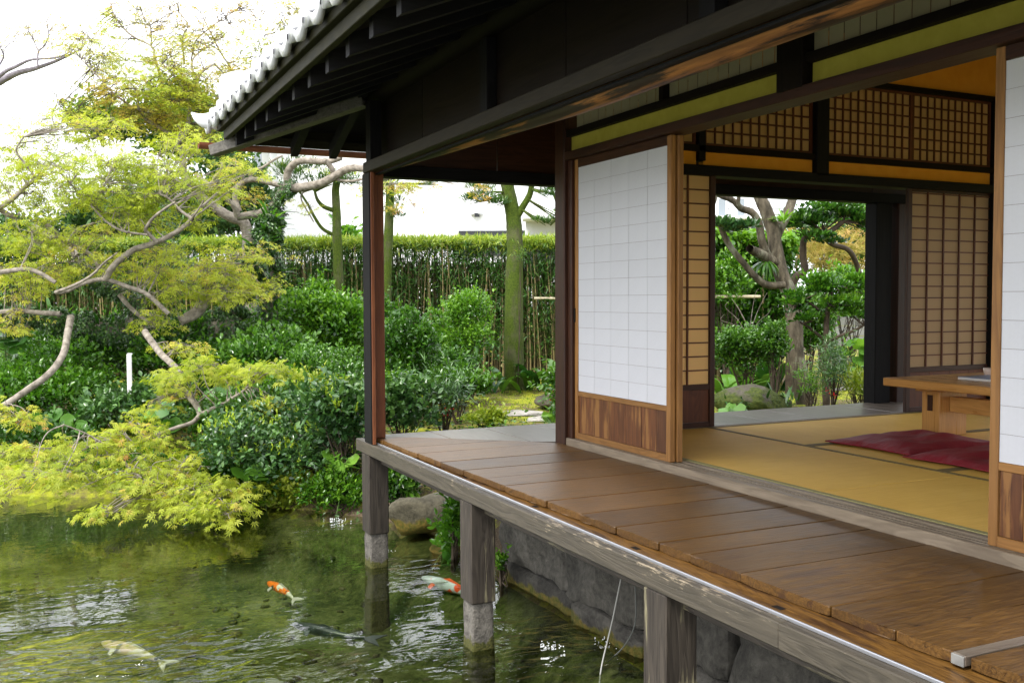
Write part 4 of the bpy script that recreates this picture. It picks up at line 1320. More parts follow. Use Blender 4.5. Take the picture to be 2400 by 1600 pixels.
def bush(label, cx, cy, rx, ry, d, mat, size, n, seed, name="shrub", cat="shrub", tmpl=T_OVATE, nsub=14, stems=M_BARKDK, shoots=None, group=None, base=None, depth=.8, lo=0.0, hi=1.0, sub_r=.42, berries=0, nstem=7, up=.3):
    g = np.random.default_rng(seed)
    c = W(cx, cy, d)
    size *= np.random.default_rng(seed + 9).uniform(.8, 1.3); rx *= 1.18; ry *= 1.18; n = int(n * 1.7); nsub = int(nsub * 1.6); n_full = n; n = int(n * .72)
    a = rx / FOC * d; h = ry / FOC * d; b = max(a, h) * depth
    if base is None:
        bp = np.array([c[0], c[1], 0.0])
    else:
        q = W(base[0], base[1], d); bp = q
    bp[2] = gz(bp[0], bp[1]) - .02
    root = thing(name, label, cat, bp, group)
    u = rnd_unit(nsub, g) * (g.uniform(.2, 1.35, nsub) ** .5)[:, None]
    sr = sub_r * g.uniform(.75, 1.25, nsub)
    frame = np.stack([RIGHT * a, FWD * b, UP * h])
    sc = c + (u * .68) @ frame
    ac = Acc()
    for k in range(min(nstem, nsub)):
        e = sc[k]; m = bp * .55 + e * .45 + g.normal(size=3) * .05 * a; m[2] = bp[2] * .5 + e[2] * .5
        s0 = bp + np.array([*g.normal(size=2) * .05 * a, 0])
        ac.tube([s0, m, e], [.014 * (a + .4) + .004, .008, .0025], 5, 5)
        for q in range(2):
            e2 = sc[(k * 3 + q * 5 + 1) % nsub]
            ac.tube([m, (m + e2) / 2 + g.normal(size=3) * .04, e2], [.006, .004, .002], 4, 4)
    ac.link("stem", stems, root)
    sr = sub_r * g.lognormal(-.22, .38, nsub)
    pr = sr ** 2; pr /= pr.sum()
    which = g.choice(nsub, n, p=pr)
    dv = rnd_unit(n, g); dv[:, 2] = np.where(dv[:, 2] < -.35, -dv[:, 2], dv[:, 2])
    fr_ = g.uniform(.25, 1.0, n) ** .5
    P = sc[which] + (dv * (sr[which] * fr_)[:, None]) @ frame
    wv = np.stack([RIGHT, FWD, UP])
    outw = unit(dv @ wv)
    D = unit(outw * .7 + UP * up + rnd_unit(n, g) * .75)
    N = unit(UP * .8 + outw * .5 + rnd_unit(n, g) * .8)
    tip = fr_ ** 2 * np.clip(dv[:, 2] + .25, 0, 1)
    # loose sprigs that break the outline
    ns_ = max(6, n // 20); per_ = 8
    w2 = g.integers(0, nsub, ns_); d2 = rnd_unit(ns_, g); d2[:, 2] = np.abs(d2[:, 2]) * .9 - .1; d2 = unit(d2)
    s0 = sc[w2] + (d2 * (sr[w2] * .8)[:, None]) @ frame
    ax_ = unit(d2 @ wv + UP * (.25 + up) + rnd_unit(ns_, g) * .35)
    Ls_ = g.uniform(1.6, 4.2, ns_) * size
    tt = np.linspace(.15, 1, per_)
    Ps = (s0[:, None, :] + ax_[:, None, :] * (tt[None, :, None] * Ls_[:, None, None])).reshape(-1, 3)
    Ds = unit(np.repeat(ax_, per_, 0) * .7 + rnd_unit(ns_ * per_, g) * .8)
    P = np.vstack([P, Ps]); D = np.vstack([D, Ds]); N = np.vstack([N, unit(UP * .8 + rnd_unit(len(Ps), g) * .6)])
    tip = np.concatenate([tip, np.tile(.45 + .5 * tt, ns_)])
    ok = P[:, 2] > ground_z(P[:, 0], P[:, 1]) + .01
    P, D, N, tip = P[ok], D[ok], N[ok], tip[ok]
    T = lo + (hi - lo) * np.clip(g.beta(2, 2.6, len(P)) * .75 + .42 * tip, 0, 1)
    Sz = size * g.uniform(.6, 1.25, len(P))
    leaves("foliage", mat, tmpl, P, D, N, Sz, T, root)
    if shoots:
        smat, ns, ssz = shoots
        tops = g.integers(0, nsub, ns)
        dv = rnd_unit(ns, g); dv[:, 2] = np.abs(dv[:, 2]) * .8 + .25; dv = unit(dv)
        Ps = sc[tops] + (dv * (sr[tops] * 1.02)[:, None]) @ frame
        P = []; D = []; 
        for p in Ps:
            ax = unit((UP + g.normal(size=3) * .25)[None])[0]
            for q in range(6):
                P.append(p + ax * (.006 + q * .012)); o = g.normal(size=3); D.append(ax * 1.2 + unit(o[None])[0] * .75)
        P = np.array(P); D = np.array(D)
        leaves("new_shoots", smat, T_OVATE, P, D, rnd_unit(len(P), g) + UP * .4, ssz * g.uniform(.7, 1.2, len(P)), g.uniform(0, 1, len(P)), root)
    if berries:
        bm = bmesh.new(); bmesh.ops.create_icosphere(bm, subdivisions=1, radius=.0085)
        bmme = bm_mesh(bm, "berry", True); bmme.materials.append(M_BERRY)
        for k in range(berries):
            q = sc[g.integers(0, nsub)] + (rnd_unit(1, g)[0] * sub_r * .9) @ frame - UP * h * .35
            for z in range(4):
                link("berry", bmme, q + g.normal(size=3) * .016, root)
    return root

# far to near; numbers are photo pixels and metres ahead of the camera
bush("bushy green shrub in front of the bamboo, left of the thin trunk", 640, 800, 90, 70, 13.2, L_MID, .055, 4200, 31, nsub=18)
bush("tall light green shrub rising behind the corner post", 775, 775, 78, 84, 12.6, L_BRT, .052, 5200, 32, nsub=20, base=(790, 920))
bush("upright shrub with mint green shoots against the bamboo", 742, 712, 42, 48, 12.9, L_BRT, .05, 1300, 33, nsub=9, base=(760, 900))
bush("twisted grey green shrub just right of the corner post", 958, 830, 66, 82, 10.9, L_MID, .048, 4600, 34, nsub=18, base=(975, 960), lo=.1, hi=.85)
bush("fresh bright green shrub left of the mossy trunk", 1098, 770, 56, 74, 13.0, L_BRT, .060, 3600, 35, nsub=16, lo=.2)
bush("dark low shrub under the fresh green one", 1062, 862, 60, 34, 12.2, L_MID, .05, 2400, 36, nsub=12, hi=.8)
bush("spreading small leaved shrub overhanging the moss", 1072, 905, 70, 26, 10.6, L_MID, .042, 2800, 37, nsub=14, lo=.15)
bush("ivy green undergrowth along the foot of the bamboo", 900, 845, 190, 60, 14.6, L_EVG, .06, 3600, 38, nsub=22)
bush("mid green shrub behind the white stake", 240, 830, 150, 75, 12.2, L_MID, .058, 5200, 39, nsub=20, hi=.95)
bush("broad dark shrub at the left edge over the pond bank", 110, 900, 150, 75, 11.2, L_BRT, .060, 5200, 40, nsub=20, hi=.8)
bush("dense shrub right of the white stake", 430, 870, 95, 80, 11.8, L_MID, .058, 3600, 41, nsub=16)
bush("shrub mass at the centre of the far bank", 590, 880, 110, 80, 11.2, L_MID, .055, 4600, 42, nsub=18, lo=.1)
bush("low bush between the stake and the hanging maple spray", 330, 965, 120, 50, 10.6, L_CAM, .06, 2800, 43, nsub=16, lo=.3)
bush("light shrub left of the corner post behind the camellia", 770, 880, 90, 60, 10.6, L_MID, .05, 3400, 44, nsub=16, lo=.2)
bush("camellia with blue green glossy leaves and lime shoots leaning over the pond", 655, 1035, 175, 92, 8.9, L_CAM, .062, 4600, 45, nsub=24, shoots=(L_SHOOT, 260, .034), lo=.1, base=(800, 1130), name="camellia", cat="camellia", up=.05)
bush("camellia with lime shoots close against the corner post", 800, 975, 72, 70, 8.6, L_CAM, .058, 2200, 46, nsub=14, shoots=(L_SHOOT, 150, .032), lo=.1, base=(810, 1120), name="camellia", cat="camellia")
bush("glossy camellia behind the corner post at the veranda end", 950, 960, 70, 55, 9.2, L_CAM, .056, 1900, 47, nsub=12, lo=.15, shoots=(L_SHOOT, 18, .028), name="camellia", cat="camellia")
bush("yellow green ground plant at the water edge left of the veranda post", 700, 1160, 85, 36, 8.75, L_YEL, .042, 2600, 48, nsub=16, depth=.6, name="bank_plant", cat="plant", lo=.1)
bush("bright leafy plant trailing to the water beside the veranda post", 800, 1165, 60, 42, 8.5, L_BRT, .045, 2200, 49, nsub=14, depth=.6, name="bank_plant", cat="plant")
bush("dark leafy plant under the hanging maple at the pond edge", 560, 1120, 70, 45, 9.0, L_MID, .05, 1800, 50, nsub=12, name="bank_plant", cat="plant", hi=.7)
bush("ferny green plant at the far left of the bank", 120, 1010, 150, 42, 10.6, L_MID, .06, 3000, 51, nsub=16, name="bank_plant", cat="plant", hi=.8)
bush("leafy bank plant below the veranda corner", 930, 1150, 42, 60, 8.1, L_MID, .045, 1300, 52, nsub=12, name="bank_plant", cat="plant")
bush("leafy plant hanging beside the middle veranda post", 1062, 1245, 26, 72, 7.0, L_BRT, .060, 420, 53, nsub=9, name="bank_plant", cat="plant", hi=.8, depth=.9)
bush("small fern tuft at the wall foot right of the middle post", 1175, 1325, 9, 22, 6.35, L_BRT, .03, 160, 54, nsub=5, name="bank_plant", cat="plant", base=(1175, 1340))
bush("berry bush with narrow drooping leaves and red berries by the veranda end", 1042, 935, 48, 36, 9.6, L_CAM, .075, 620, 55, tmpl=T_NARROW, nsub=9, berries=7, name="berry_bush", cat="shrub", lo=.2, up=-.25, group="red berried bushes")
bush("red berried bush beside the room corner post", 1308, 925, 26, 55, 9.4, L_MID, .075, 620, 56, tmpl=T_OVATE, nsub=9, berries=10, name="berry_bush", cat="shrub", lo=.2, up=-.1, group="red berried bushes")
bush("small pale green plant on the moss edge by the veranda", 1140, 985, 46, 16, 10.2, L_YEL, .04, 500, 57, nsub=8, name="bank_plant", cat="plant")
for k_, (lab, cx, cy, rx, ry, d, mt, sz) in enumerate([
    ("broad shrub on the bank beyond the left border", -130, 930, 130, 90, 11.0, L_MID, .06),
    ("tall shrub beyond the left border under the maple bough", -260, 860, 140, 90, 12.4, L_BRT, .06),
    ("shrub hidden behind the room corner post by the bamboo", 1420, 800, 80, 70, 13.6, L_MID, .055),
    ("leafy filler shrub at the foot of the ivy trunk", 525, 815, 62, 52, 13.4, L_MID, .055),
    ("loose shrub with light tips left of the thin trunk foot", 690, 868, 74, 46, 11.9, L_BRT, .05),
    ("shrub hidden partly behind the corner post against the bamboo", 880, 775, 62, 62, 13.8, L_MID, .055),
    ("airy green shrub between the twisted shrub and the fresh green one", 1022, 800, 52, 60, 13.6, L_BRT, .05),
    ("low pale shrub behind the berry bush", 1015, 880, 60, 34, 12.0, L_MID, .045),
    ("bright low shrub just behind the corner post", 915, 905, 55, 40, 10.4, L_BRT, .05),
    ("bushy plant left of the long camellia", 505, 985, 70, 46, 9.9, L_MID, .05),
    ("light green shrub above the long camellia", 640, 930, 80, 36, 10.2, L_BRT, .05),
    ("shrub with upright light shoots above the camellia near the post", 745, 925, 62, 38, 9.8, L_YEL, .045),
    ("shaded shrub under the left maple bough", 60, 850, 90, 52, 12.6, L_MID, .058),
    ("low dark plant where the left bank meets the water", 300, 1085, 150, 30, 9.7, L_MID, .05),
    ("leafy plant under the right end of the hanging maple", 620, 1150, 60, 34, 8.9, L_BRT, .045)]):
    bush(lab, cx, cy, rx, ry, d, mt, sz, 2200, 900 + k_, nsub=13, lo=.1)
# through the opening of the room
bush("small leaved rounded shrub left in the garden opening", 1736, 825, 70, 50, 11.9, L_MID, .040, 4200, 60, nsub=18, base=(1748, 897), lo=.1)
bush("airy shrub leaning on the lichen trunk", 1812, 815, 32, 58, 11.7, L_MID, .040, 2200, 61, nsub=12, base=(1814, 900), lo=.1)
bush("slender berry plant at the foot of the small tree", 1952, 868, 34, 58, 11.0, L_CAM, .085, 900, 62, tmpl=T_NARROW, nsub=10, berries=4, name="berry_bush", cat="shrub", lo=.25, up=-.2, group="red berried bushes")
bush("golden orange leaved shrub far behind the small tree", 1930, 606, 120, 48, 17.5, L_ORG, .07, 1900, 63, tmpl=T_MAPLEF, nsub=16)
bush("fresh green shrub beyond the small tree in the garden opening", 1985, 690, 80, 60, 15.5, L_BRT, .06, 3000, 67, nsub=16)
bush("green shrub between the lichen trunk and the small tree", 1895, 770, 60, 70, 14.6, L_MID, .06, 2600, 68, nsub=16, lo=.2)
bush("bright shrub behind the mossy boulder in the garden opening", 1700, 680, 60, 70, 14.2, L_BRT, .06, 2200, 69, nsub=14)
bush("broad green tree behind the orange shrub", 1955, 590, 120, 85, 18.6, L_MID, .09, 4200, 69, nsub=20, name="shrub", cat="shrub")
bush("bright hedge plant behind the orange shrub", 2000, 560, 70, 70, 19, L_BRT, .08, 2600, 64, nsub=14)
bush("fern tuft at the lower right of the garden opening", 2014, 912, 40, 22, 11.0, L_YEL, .09, 260, 65, tmpl=T_NARROW, nsub=7, name="bank_plant", cat="plant")
bush("leafy tuft between the trunk and the small tree", 1898, 905, 36, 28, 11.2, L_BRT, .07, 420, 66, tmpl=T_NARROW, nsub=7, name="bank_plant", cat="plant")

# ------------------------------------------------------------------ plants with large single leaves
def round_leaf_mesh(name):
    n = 15
    Vv = [(0, 0, -.10)]
    for ring in (.55, 1.0):
        for i in range(n):
            t = 2 * math.pi * (i + .5) / n - math.pi / 2
            r = ring * (1 + .05 * math.sin(5 * t) + .03 * math.sin(9 * t + 1))
            if i in (0, n - 1): r *= .72
            z = (-.03 if ring < 1 else .02 + .05 * math.sin(3 * t + .5))
            Vv.append((r * math.cos(t), r * math.sin(t), z))
    bm = bmesh.new(); vs = [bm.verts.new(v) for v in Vv]
    for i in range(n):
        j = (i + 1) % n
        bm.faces.new((vs[0], vs[1 + i], vs[1 + j]))
        bm.faces.new((vs[1 + i], vs[1 + n + i], vs[1 + n + j], vs[1 + j]))
    return bm_mesh(bm, name, True)
ROUND = round_leaf_mesh("leaf"); ROUND.materials.append(L_ROUND)
ROUNDB = ROUND.copy(); ROUNDB.materials.clear(); ROUNDB.materials.append(L_ROUNDB)
def strap_mesh(name):
    n = 9; bm = bmesh.new(); rows = []
    for i in range(n):
        t = i / (n - 1)
        w = .105 * math.sin(math.pi * min(1, .08 + .92 * t)) ** .8 + .003
        y = t * (1 - .28 * t * t); z = -.42 * t ** 2.4
        rows.append([bm.verts.new((-w, y, z + .02)), bm.verts.new((0, y, z)), bm.verts.new((w, y, z + .02))])
    for a, b in zip(rows[:-1], rows[1:]):
        bm.faces.new((a[0], a[1], b[1], b[0])); bm.faces.new((a[1], a[2], b[2], b[1]))
    return bm_mesh(bm, name, True)
STRAP = strap_mesh("leaf"); STRAP.materials.append(L_STRAP)
STRAPB = STRAP.copy(); STRAPB.materials.clear(); STRAPB.materials.append(L_BLADE if False else leafmat_obj("strap_leaf_bright", [(.05, (.03, .10, .012)), (.95, (.12, .27, .03))], .3, .25))

def orient(o, D, N, s):
    D = Vector(D).normalized(); N = Vector(N).normalized()
    X = D.cross(N).normalized(); Z = X.cross(D)
    o.rotation_euler = Matrix((X, D, Z)).transposed().to_euler()
    o.scale = (s, s, s)

def round_plant(label, cx, cy, rx, ry, d, n, size, seed, me=ROUND, depth=.7):
    g = np.random.default_rng(seed)
    c = W(cx, cy, d); a = rx / FOC * d; h = ry / FOC * d
    bp = np.array([c[0], c[1], 0]); bp[2] = gz(c[0], c[1])
    root = thing("leopard_plant", label, "plant", bp, "round leaved plants")
    ac = Acc()
    for k in range(n):
        u = rnd_unit(1, g)[0] * g.uniform(.3, 1)
        p = c + RIGHT * a * u[0] + FWD * a * depth * u[1] + UP * h * u[2]
        zf = gz(p[0], p[1]) + .03
        if p[2] < zf: p[2] = zf + g.uniform(0, .06)
        N = unit((UP * .75 - FWD * .55 + g.normal(size=3) * .38)[None])[0]
        D = unit((RIGHT * u[0] + g.normal(size=3) * .7 - FWD * .3)[None])[0]
        o = link("leaf", me, p, root); orient(o, D, N, size * g.uniform(.6, 1.15))
        f = bp + np.array([*(g.normal(size=2) * .06), 0]); 
        ac.tube([f, (f + p) / 2 + UP * .03, p - N * size * .1], [.005, .004, .003], 4, 4)
    ac.link("stalk", L_BRT if False else M_STALK, root)
M_STALK = simple("green_stalk", (.08, .14, .03), .5, .4)
round_plant("round leaved plant at the left border below the bamboo", 25, 770, 45, 95, 11.4, 13, .13, 71)
round_plant("round leaved plant left of the white stake foot", 170, 980, 130, 40, 10.4, 22, .09, 72)
round_plant("round leaved clump below the forked maple branch", 380, 975, 55, 45, 9.9, 16, .10, 73)
round_plant("round leaved clump right of the forked maple branch", 560, 935, 80, 30, 10.2, 14, .11, 74)
round_plant("round leaved plant beside the slab left of the corner post", 790, 905, 35, 25, 10.2, 8, .10, 75, ROUNDB)
round_plant("pale round leaves under the camellia by the corner post", 800, 1085, 42, 50, 8.5, 8, .085, 76, ROUNDB)
round_plant("broad leaf among the camellia above the water", 600, 1110, 55, 18, 8.6, 4, .10, 77, ROUNDB)
round_plant("cluster of bright round leaves under the veranda corner", 952, 1165, 34, 58, 8.0, 17, .055, 78, ROUNDB)
round_plant("round leaves low against the middle veranda post", 1045, 1300, 34, 18, 7.1, 5, .06, 79)
round_plant("round leaved plant behind the twisted shrub", 1075, 868, 28, 14, 12.3, 5, .12, 80)
round_plant("bright round leaves beside the berry bush at the veranda end", 955, 950, 40, 45, 9.6, 9, .10, 81, ROUNDB)
round_plant("round leaves at the foot of the room corner post", 1300, 972, 26, 24, 9.6, 9, .085, 82, ROUNDB)
round_plant("bright round leaf bed at the right of the garden opening", 2005, 828, 62, 42, 14.5, 40, .12, 83, ROUNDB)
round_plant("round leaves beside the broad mossy boulder", 1712, 962, 26, 12, 10.4, 5, .10, 84)

def strap_plant(label, cx, cy, d, n, size, seed, spread=.12, me=STRAP, lean=.5):
    g = np.random.default_rng(seed)
    c = W(cx, cy, d); c[2] = gz(c[0], c[1])
    root = thing("cast_iron_plant", label, "plant", c, "strap leaved plants")
    for k in range(n):
        th = g.uniform(0, 2 * math.pi)
        h = np.array([math.cos(th), math.sin(th), 0])
        p = c + h * g.uniform(0, spread) + RIGHT * g.normal() * spread
        p[2] = gz(p[0], p[1])
        D = unit((UP * g.uniform(.7, 1.2) + h * lean * g.uniform(.4, 1.3))[None])[0]
        N = unit((UP * .35 + np.cross(np.cross(D, h), D) * -.2 - h * 0 + np.cross(h, UP) * 0 + h * -.0 + (UP - D * (D @ UP)) )[None])[0]
        o = link("leaf", me, p, root); orient(o, D, N, size * g.uniform(.7, 1.15))
strap_plant("dark strap leaved clump right of the mossy trunk", 1272, 885, 14.0, 34, .62, 91, .30)
strap_plant("small strap leaved clump left of the mossy trunk foot", 1165, 895, 13.6, 10, .5, 92, .12)
strap_plant("strap leaved clump under the bamboo rail in the opening", 1765, 815, 14.2, 34, .8, 93, .28, STRAP)
strap_plant("bright strap leaved clump at the left of the garden opening", 1712, 830, 13.2, 16, .55, 94, .14, STRAPB)

# ================================================================== BAMBOO HEDGE
def culm_mat(name, c1, c2):
    t = NT(name); oi = t.n("ShaderNodeObjectInfo"); v = t.coord()
    n = t.noise(t.mapping(v, (20, 20, 2)), 1, 4, .6)
    f = t.math('ADD', t.math('MULTIPLY', oi.outputs["Random"], .7), t.math('MULTIPLY', n, .4))
    t.principled(t.ramp(f, [(.2, c1), (.8, c2)]), .5, None, .4)
    return t.m
M_CULM = culm_mat("bamboo_culm", (.085, .075, .025), (.34, .27, .12))
M_CULMB = simple("bamboo_culm_back", (.06, .055, .022), .6, .3, nscale=3, c2=(.18, .15, .07))
M_POLE = simple("bamboo_pole", (.42, .36, .24), .45, .4, nscale=6, c2=(.55, .48, .33))

def culm_mesh(h, r, bend):
    a = Acc(); n = 5
    P = [(bend * (i / (n - 1)) ** 2, 0, h * i / (n - 1)) for i in range(n)]
    V, F = tube_arrays(np.array(P), np.linspace(r, r * .6, n), 5)
    return mesh_np("culm", V, F, True)
culms = [culm_mesh(2.25, rr, bb) for rr, bb in ((.013, .05), (.016, -.06), (.010, .10), (.012, -.12), (.018, .02))]
for c in culms: c.materials.append(M_CULM)

def hedge(label, px0, px1, d0, d1, top_py0, top_py1, ncul, nback, nleaf, seed, dense=.5, base_low=.35, lmat=None):
    g = np.random.default_rng(seed)
    A = W(px0, 700, d0); B = W(px1, 700, d1)
    zt0 = W(px0, top_py0, d0)[2]; zt1 = W(px1, top_py1, d1)[2]
    L = np.linalg.norm((B - A)[:2]); ux = (B - A) / np.linalg.norm(B - A); ux[2] = 0; nx_ = np.array([-ux[1], ux[0], 0])
    mid = (A + B) / 2
    root = thing("bamboo_hedge", label, "hedge", (mid[0], mid[1], gz(mid[0], mid[1])))
    for k in range(ncul):
        t = (k + g.uniform(0, 1)) / ncul
        p = A + (B - A) * t + nx_ * g.normal() * .10
        p[2] = gz(p[0], p[1])
        o = link("culm", culms[g.integers(0, 5)], p, root)
        o.rotation_euler = (g.normal() * .03, g.normal() * .03, g.uniform(0, 6.28))
        o.scale = (1, 1, g.uniform(.8, 1.02))
    ac = Acc()
    for k in range(nback):
        t = g.uniform(0, 1)
        p = A + (B - A) * t + nx_ * (g.uniform(.05, .45))
        p[2] = gz(p[0], p[1]); q = p + np.array([*(g.normal(size=2) * .09), g.uniform(1.7, 2.3)])
        ac.tube([p, (p + q) / 2 + np.array([*(g.normal(size=2) * .02), 0]), q], [.012, .008], 4, 2)
    ac.link("back_culms", M_CULMB, root, kind='stuff')
    t = g.uniform(0, 1, nleaf)
    P = A + (B - A) * t[:, None]
    P += nx_ * (g.normal(size=nleaf) * .20 + .05)[:, None]
    zt = zt0 + (zt1 - zt0) * t
    zg = ground_z(P[:, 0], P[:, 1])
    # leafy at the clipped top, thinning downwards
    q = g.beta(.9, 2.2 - dense, nleaf)
    topm = g.uniform(0, 1, nleaf) < .30
    zz = np.where(topm, zt - np.abs(g.normal(size=nleaf)) * .09 + .01, zt - .02 - q * (zt - zg - base_low))
    clump = .5 + .5 * np.sin(t * L * 5.1 + 2 * np.sin(zz * 4)) * np.cos(zz * 3.3 + t * L * 1.7)
    keep = topm | (g.uniform(0, 1, nleaf) < .35 + .65 * clump)
    P[:, 2] = zz
    P = P[keep]; topm = topm[keep]; n = len(P)
    D = unit(rnd_unit(n, g) * .8 - UP * .35 + np.where(topm, 1.0, 0)[:, None] * UP * .8 - nx_ * .25)
    N = unit(rnd_unit(n, g) * .6 + UP * .8)
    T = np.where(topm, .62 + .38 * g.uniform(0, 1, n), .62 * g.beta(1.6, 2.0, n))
    leaves("foliage", lmat or L_BAM, T_NARROW if lmat is None else T_OVATE, P, D, N, (.125 if lmat is None else .10) * g.uniform(.6, 1.25, n), T, root)
    nb = nleaf // 6; t = g.uniform(0, 1, nb)
    P = A + (B - A) * t[:, None] + nx_ * g.uniform(.35, .6, nb)[:, None]
    P[:, 2] = ground_z(P[:, 0], P[:, 1]) + g.uniform(.1, 2.0, nb)
    leaves('inner_foliage', L_EVG, T_OVATE, P, unit(rnd_unit(nb, g) - UP * .4), rnd_unit(nb, g), .13 * g.uniform(.6, 1.2, nb), g.uniform(0, .7, nb), root)
    return root
hedge("long clipped bamboo hedge with bare canes along the back of the garden", -420, 1600, 17.0, 16.6, 570, 560, 296, 1900, 148000, 201, dense=.85)
hedge("thick leafy bamboo hedge seen through the room's garden opening", 1560, 1850, 14.6, 15.2, 535, 560, 40, 90, 30000, 202, dense=1.35, base_low=.5, lmat=L_BRT)

def pole(label, px0, px1, py, d, r=.022):
    p, q = W(px0, py, d), W(px1, py, d)
    a = Acc(); n = 10
    P = np.array([p + (q - p) * i / n for i in range(n + 1)])
    a.tube(P, np.array([r * (1.0 + .12 * (i % 3 == 0)) for i in range(n + 1)]), 9, 2)
    tag(a.link("bamboo_rail", M_POLE), label, "pole", "bamboo rails tied to the hedge")
pole("pale bamboo rail across the canes right of the mossy trunk", 1252, 1420, 699, 16.4)
pole("pale bamboo rail across the hedge in the room's opening", 1560, 1782, 695, 14.0)

# ================================================================== BUILDINGS BEHIND
M_WHITE = simple("white_siding", (.80, .81, .82), .7, .3, nscale=3, c2=(.84, .85, .86))
M_PALEB = simple("pale_blue_trim", (.52, .56, .66), .6, .3)
M_GREYW = simple("grey_concrete_white", (.58, .59, .61), .8, .2, nscale=3, c2=(.64, .65, .67))
M_DKFRAME = simple("window_frame_dark", (.03, .032, .036), .5, .4)
M_GLASS = simple("window_glass", (.18, .21, .23), .08, .7)
M_CONC = simple("block_concrete", (.26, .26, .25), .9, .2, nscale=2.2, c2=(.42, .42, .40), bump=.3, bscale=30)

def fbox(name, px0, px1, py0, py1, d, depth, mat, parent, off=0.0, bev=0.0):
    """box facing the camera side, spanning photo pixels at distance d, going back by depth"""
    p = W(px0, py1, d); q = W(px1, py0, d)
    wdt = (px1 - px0) / FOC * d; hgt = q[2] - p[2]
    ce = (p + q) / 2 + FWD * (depth / 2 - off)
    me = box_mesh(name, wdt, depth, hgt, bev)
    o = link(name, me, ce, parent, mat)
    o.rotation_euler.z = math.atan2(RIGHT[1], RIGHT[0])
    return o
DB = 26.0
b0 = W(965, 700, DB); wb = thing("white_building", "plain white panelled building standing behind the bamboo hedge", "building", (b0[0], b0[1], -.45))
fbox("wall", 652, 1336, 320, 742, DB, 8, M_WHITE, wb)
cols_ = [652, 760, 868, 976, 1084, 1192, 1226]
rows_ = [742, 640, 540, 440, 340, 240, 140, 40, -120]
for i in range(len(cols_) - 1):
    for k in range(len(rows_) - 1):
        if rows_[k] <= 340: continue
        fbox("panel", cols_[i] + .5, cols_[i + 1] - .5, rows_[k + 1] + .5, rows_[k] - .5, DB - .03, .025, M_WHITE, wb)
for x0, x1 in ((1075, 1345), ):
    fr = fbox("window", x0, x1, 540, 600, DB - .08, .05, M_DKFRAME, wb)
    for k in range(2):
        fbox("pane", x0 + 5 + k * 135, x0 + 130 + k * 135, 548, 598, DB - .10, .02, M_GLASS, fr)
fbox("corner_trim", 616, 651, 320, 742, DB + .05, .5, M_WHITE, wb)
fbox("corner_trim", 598, 615, 320, 742, DB + .2, .5, M_PALEB, wb)
for x in (632, 668):
    p = W(x, 742, DB - .15); q = W(x, 330, DB - .15)
    a = Acc(); a.tube([p, (p + q) / 2, q], .04, 8, 2); a.link("downpipe", M_WHITE, wb)
# dome shaped vent hoods
def vent(px, py, s):
    c = W(px, py, DB - .06); bm = bmesh.new()
    bmesh.ops.create_uvsphere(bm, u_segments=14, v_segments=8, radius=.16 * s)
    for v in list(bm.verts):
        if v.co.z < -.05 * s: v.co.z = -.05 * s
    o = link("vent_hood", bm_mesh(bm, "vent_hood", True), c, wb, M_GREYW)
    p = W(px + 1, py + 4, DB - .2)
    m = box_mesh("grille", .13 * s, .03, .10 * s); g = link("grille", m, p, o, M_DKFRAME)
vent(1117, 500, 1.0); vent(777, 502, .6)
# balcony wing at the right
fbox("balcony_wing", 1232, 1460, 300, 742, DB - 1.2, 6, M_GREYW, wb)
fbox("balcony_floor", 1226, 1460, 493, 512, DB - 2.2, 1.0, M_WHITE, wb)
for k in range(12):
    fbox("baluster", 1236 + k * 9, 1239 + k * 9, 425, 493, DB - 2.15, .03, M_GREYW, wb)
fbox("handrail", 1232, 1460, 420, 425, DB - 2.17, .06, M_GREYW, wb)
fr = fbox("window", 1237, 1400, 553, 640, DB - 1.26, .05, M_DKFRAME, wb)
for k in range(2): fbox("pane", 1242 + k * 80, 1318 + k * 80, 559, 636, DB - 1.28, .02, M_GLASS, fr)
b0 = W(1740, 700, 24); gb = thing("grey_house", "light grey sided house behind the hedge in the room's garden opening", "building", (b0[0], b0[1], -.45))
fbox("wall", 1560, 1850, 200, 742, 24, 6, M_GREYW, gb)
for k in range(14):
    fbox("siding", 1561, 1849, 350 + k * 14, 363 + k * 14, 23.98, .02, M_GREYW, gb)
for x in (1672, 1716, 1768):
    f = fbox("window", x, x + 34, 462, 528, 23.94, .05, M_WHITE, gb); fbox("pane", x + 4, x + 30, 466, 524, 23.92, .02, M_GLASS, f)
fbox("canopy", 1660, 1800, 505, 512, 23.5, .6, M_WHITE, gb)
b0 = W(190, 600, 32); pb = thing("pink_house", "pale pinkish house glimpsed through the maple leaves behind the hedge", "building", (b0[0], b0[1], -.45))
fbox("wall", 150, 330, 495, 742, 32, 5, simple("pink_plaster", (.55, .47, .46), .8, .2), pb)
fbox("roof", 140, 340, 485, 495, 31.8, 5.4, M_GREYW, pb)
fbox("window", 262, 300, 520, 560, 31.96, .05, M_GLASS, pb)
b0 = W(2010, 780, 19); cw = thing("block_wall", "low grey concrete block wall at the right of the garden opening", "wall", (b0[0], b0[1], -.42))
for k in range(5):
    for i in range(5):
        o_ = (k % 2) * 22
        fbox("block", 1940 + i * 44 + o_ - 20, 1983 + i * 44 + o_ - 20, 692 + k * 24, 715 + k * 24, 19, .15, M_CONC, cw, 0, .006)

st = thing("marker_stake", "slim white square stake standing among the shrubs on the far bank", "stake", tuple(W(304, 985, 10.4)))
p = W(304, 905, 10.4); me = box_mesh("shaft", .048, .048, 150 / FOC * 10.4, .004); link("shaft", me, p, st, simple("stake_white", (.55, .55, .52), .7, .2, nscale=9, c2=(.70, .70, .68)))
me = box_mesh("cap", .05, .05, .012, .003); link("cap", me, W(304, 830, 10.4) + UP * .004, st, simple("stake_top", (.72, .72, .72), .6, .3))

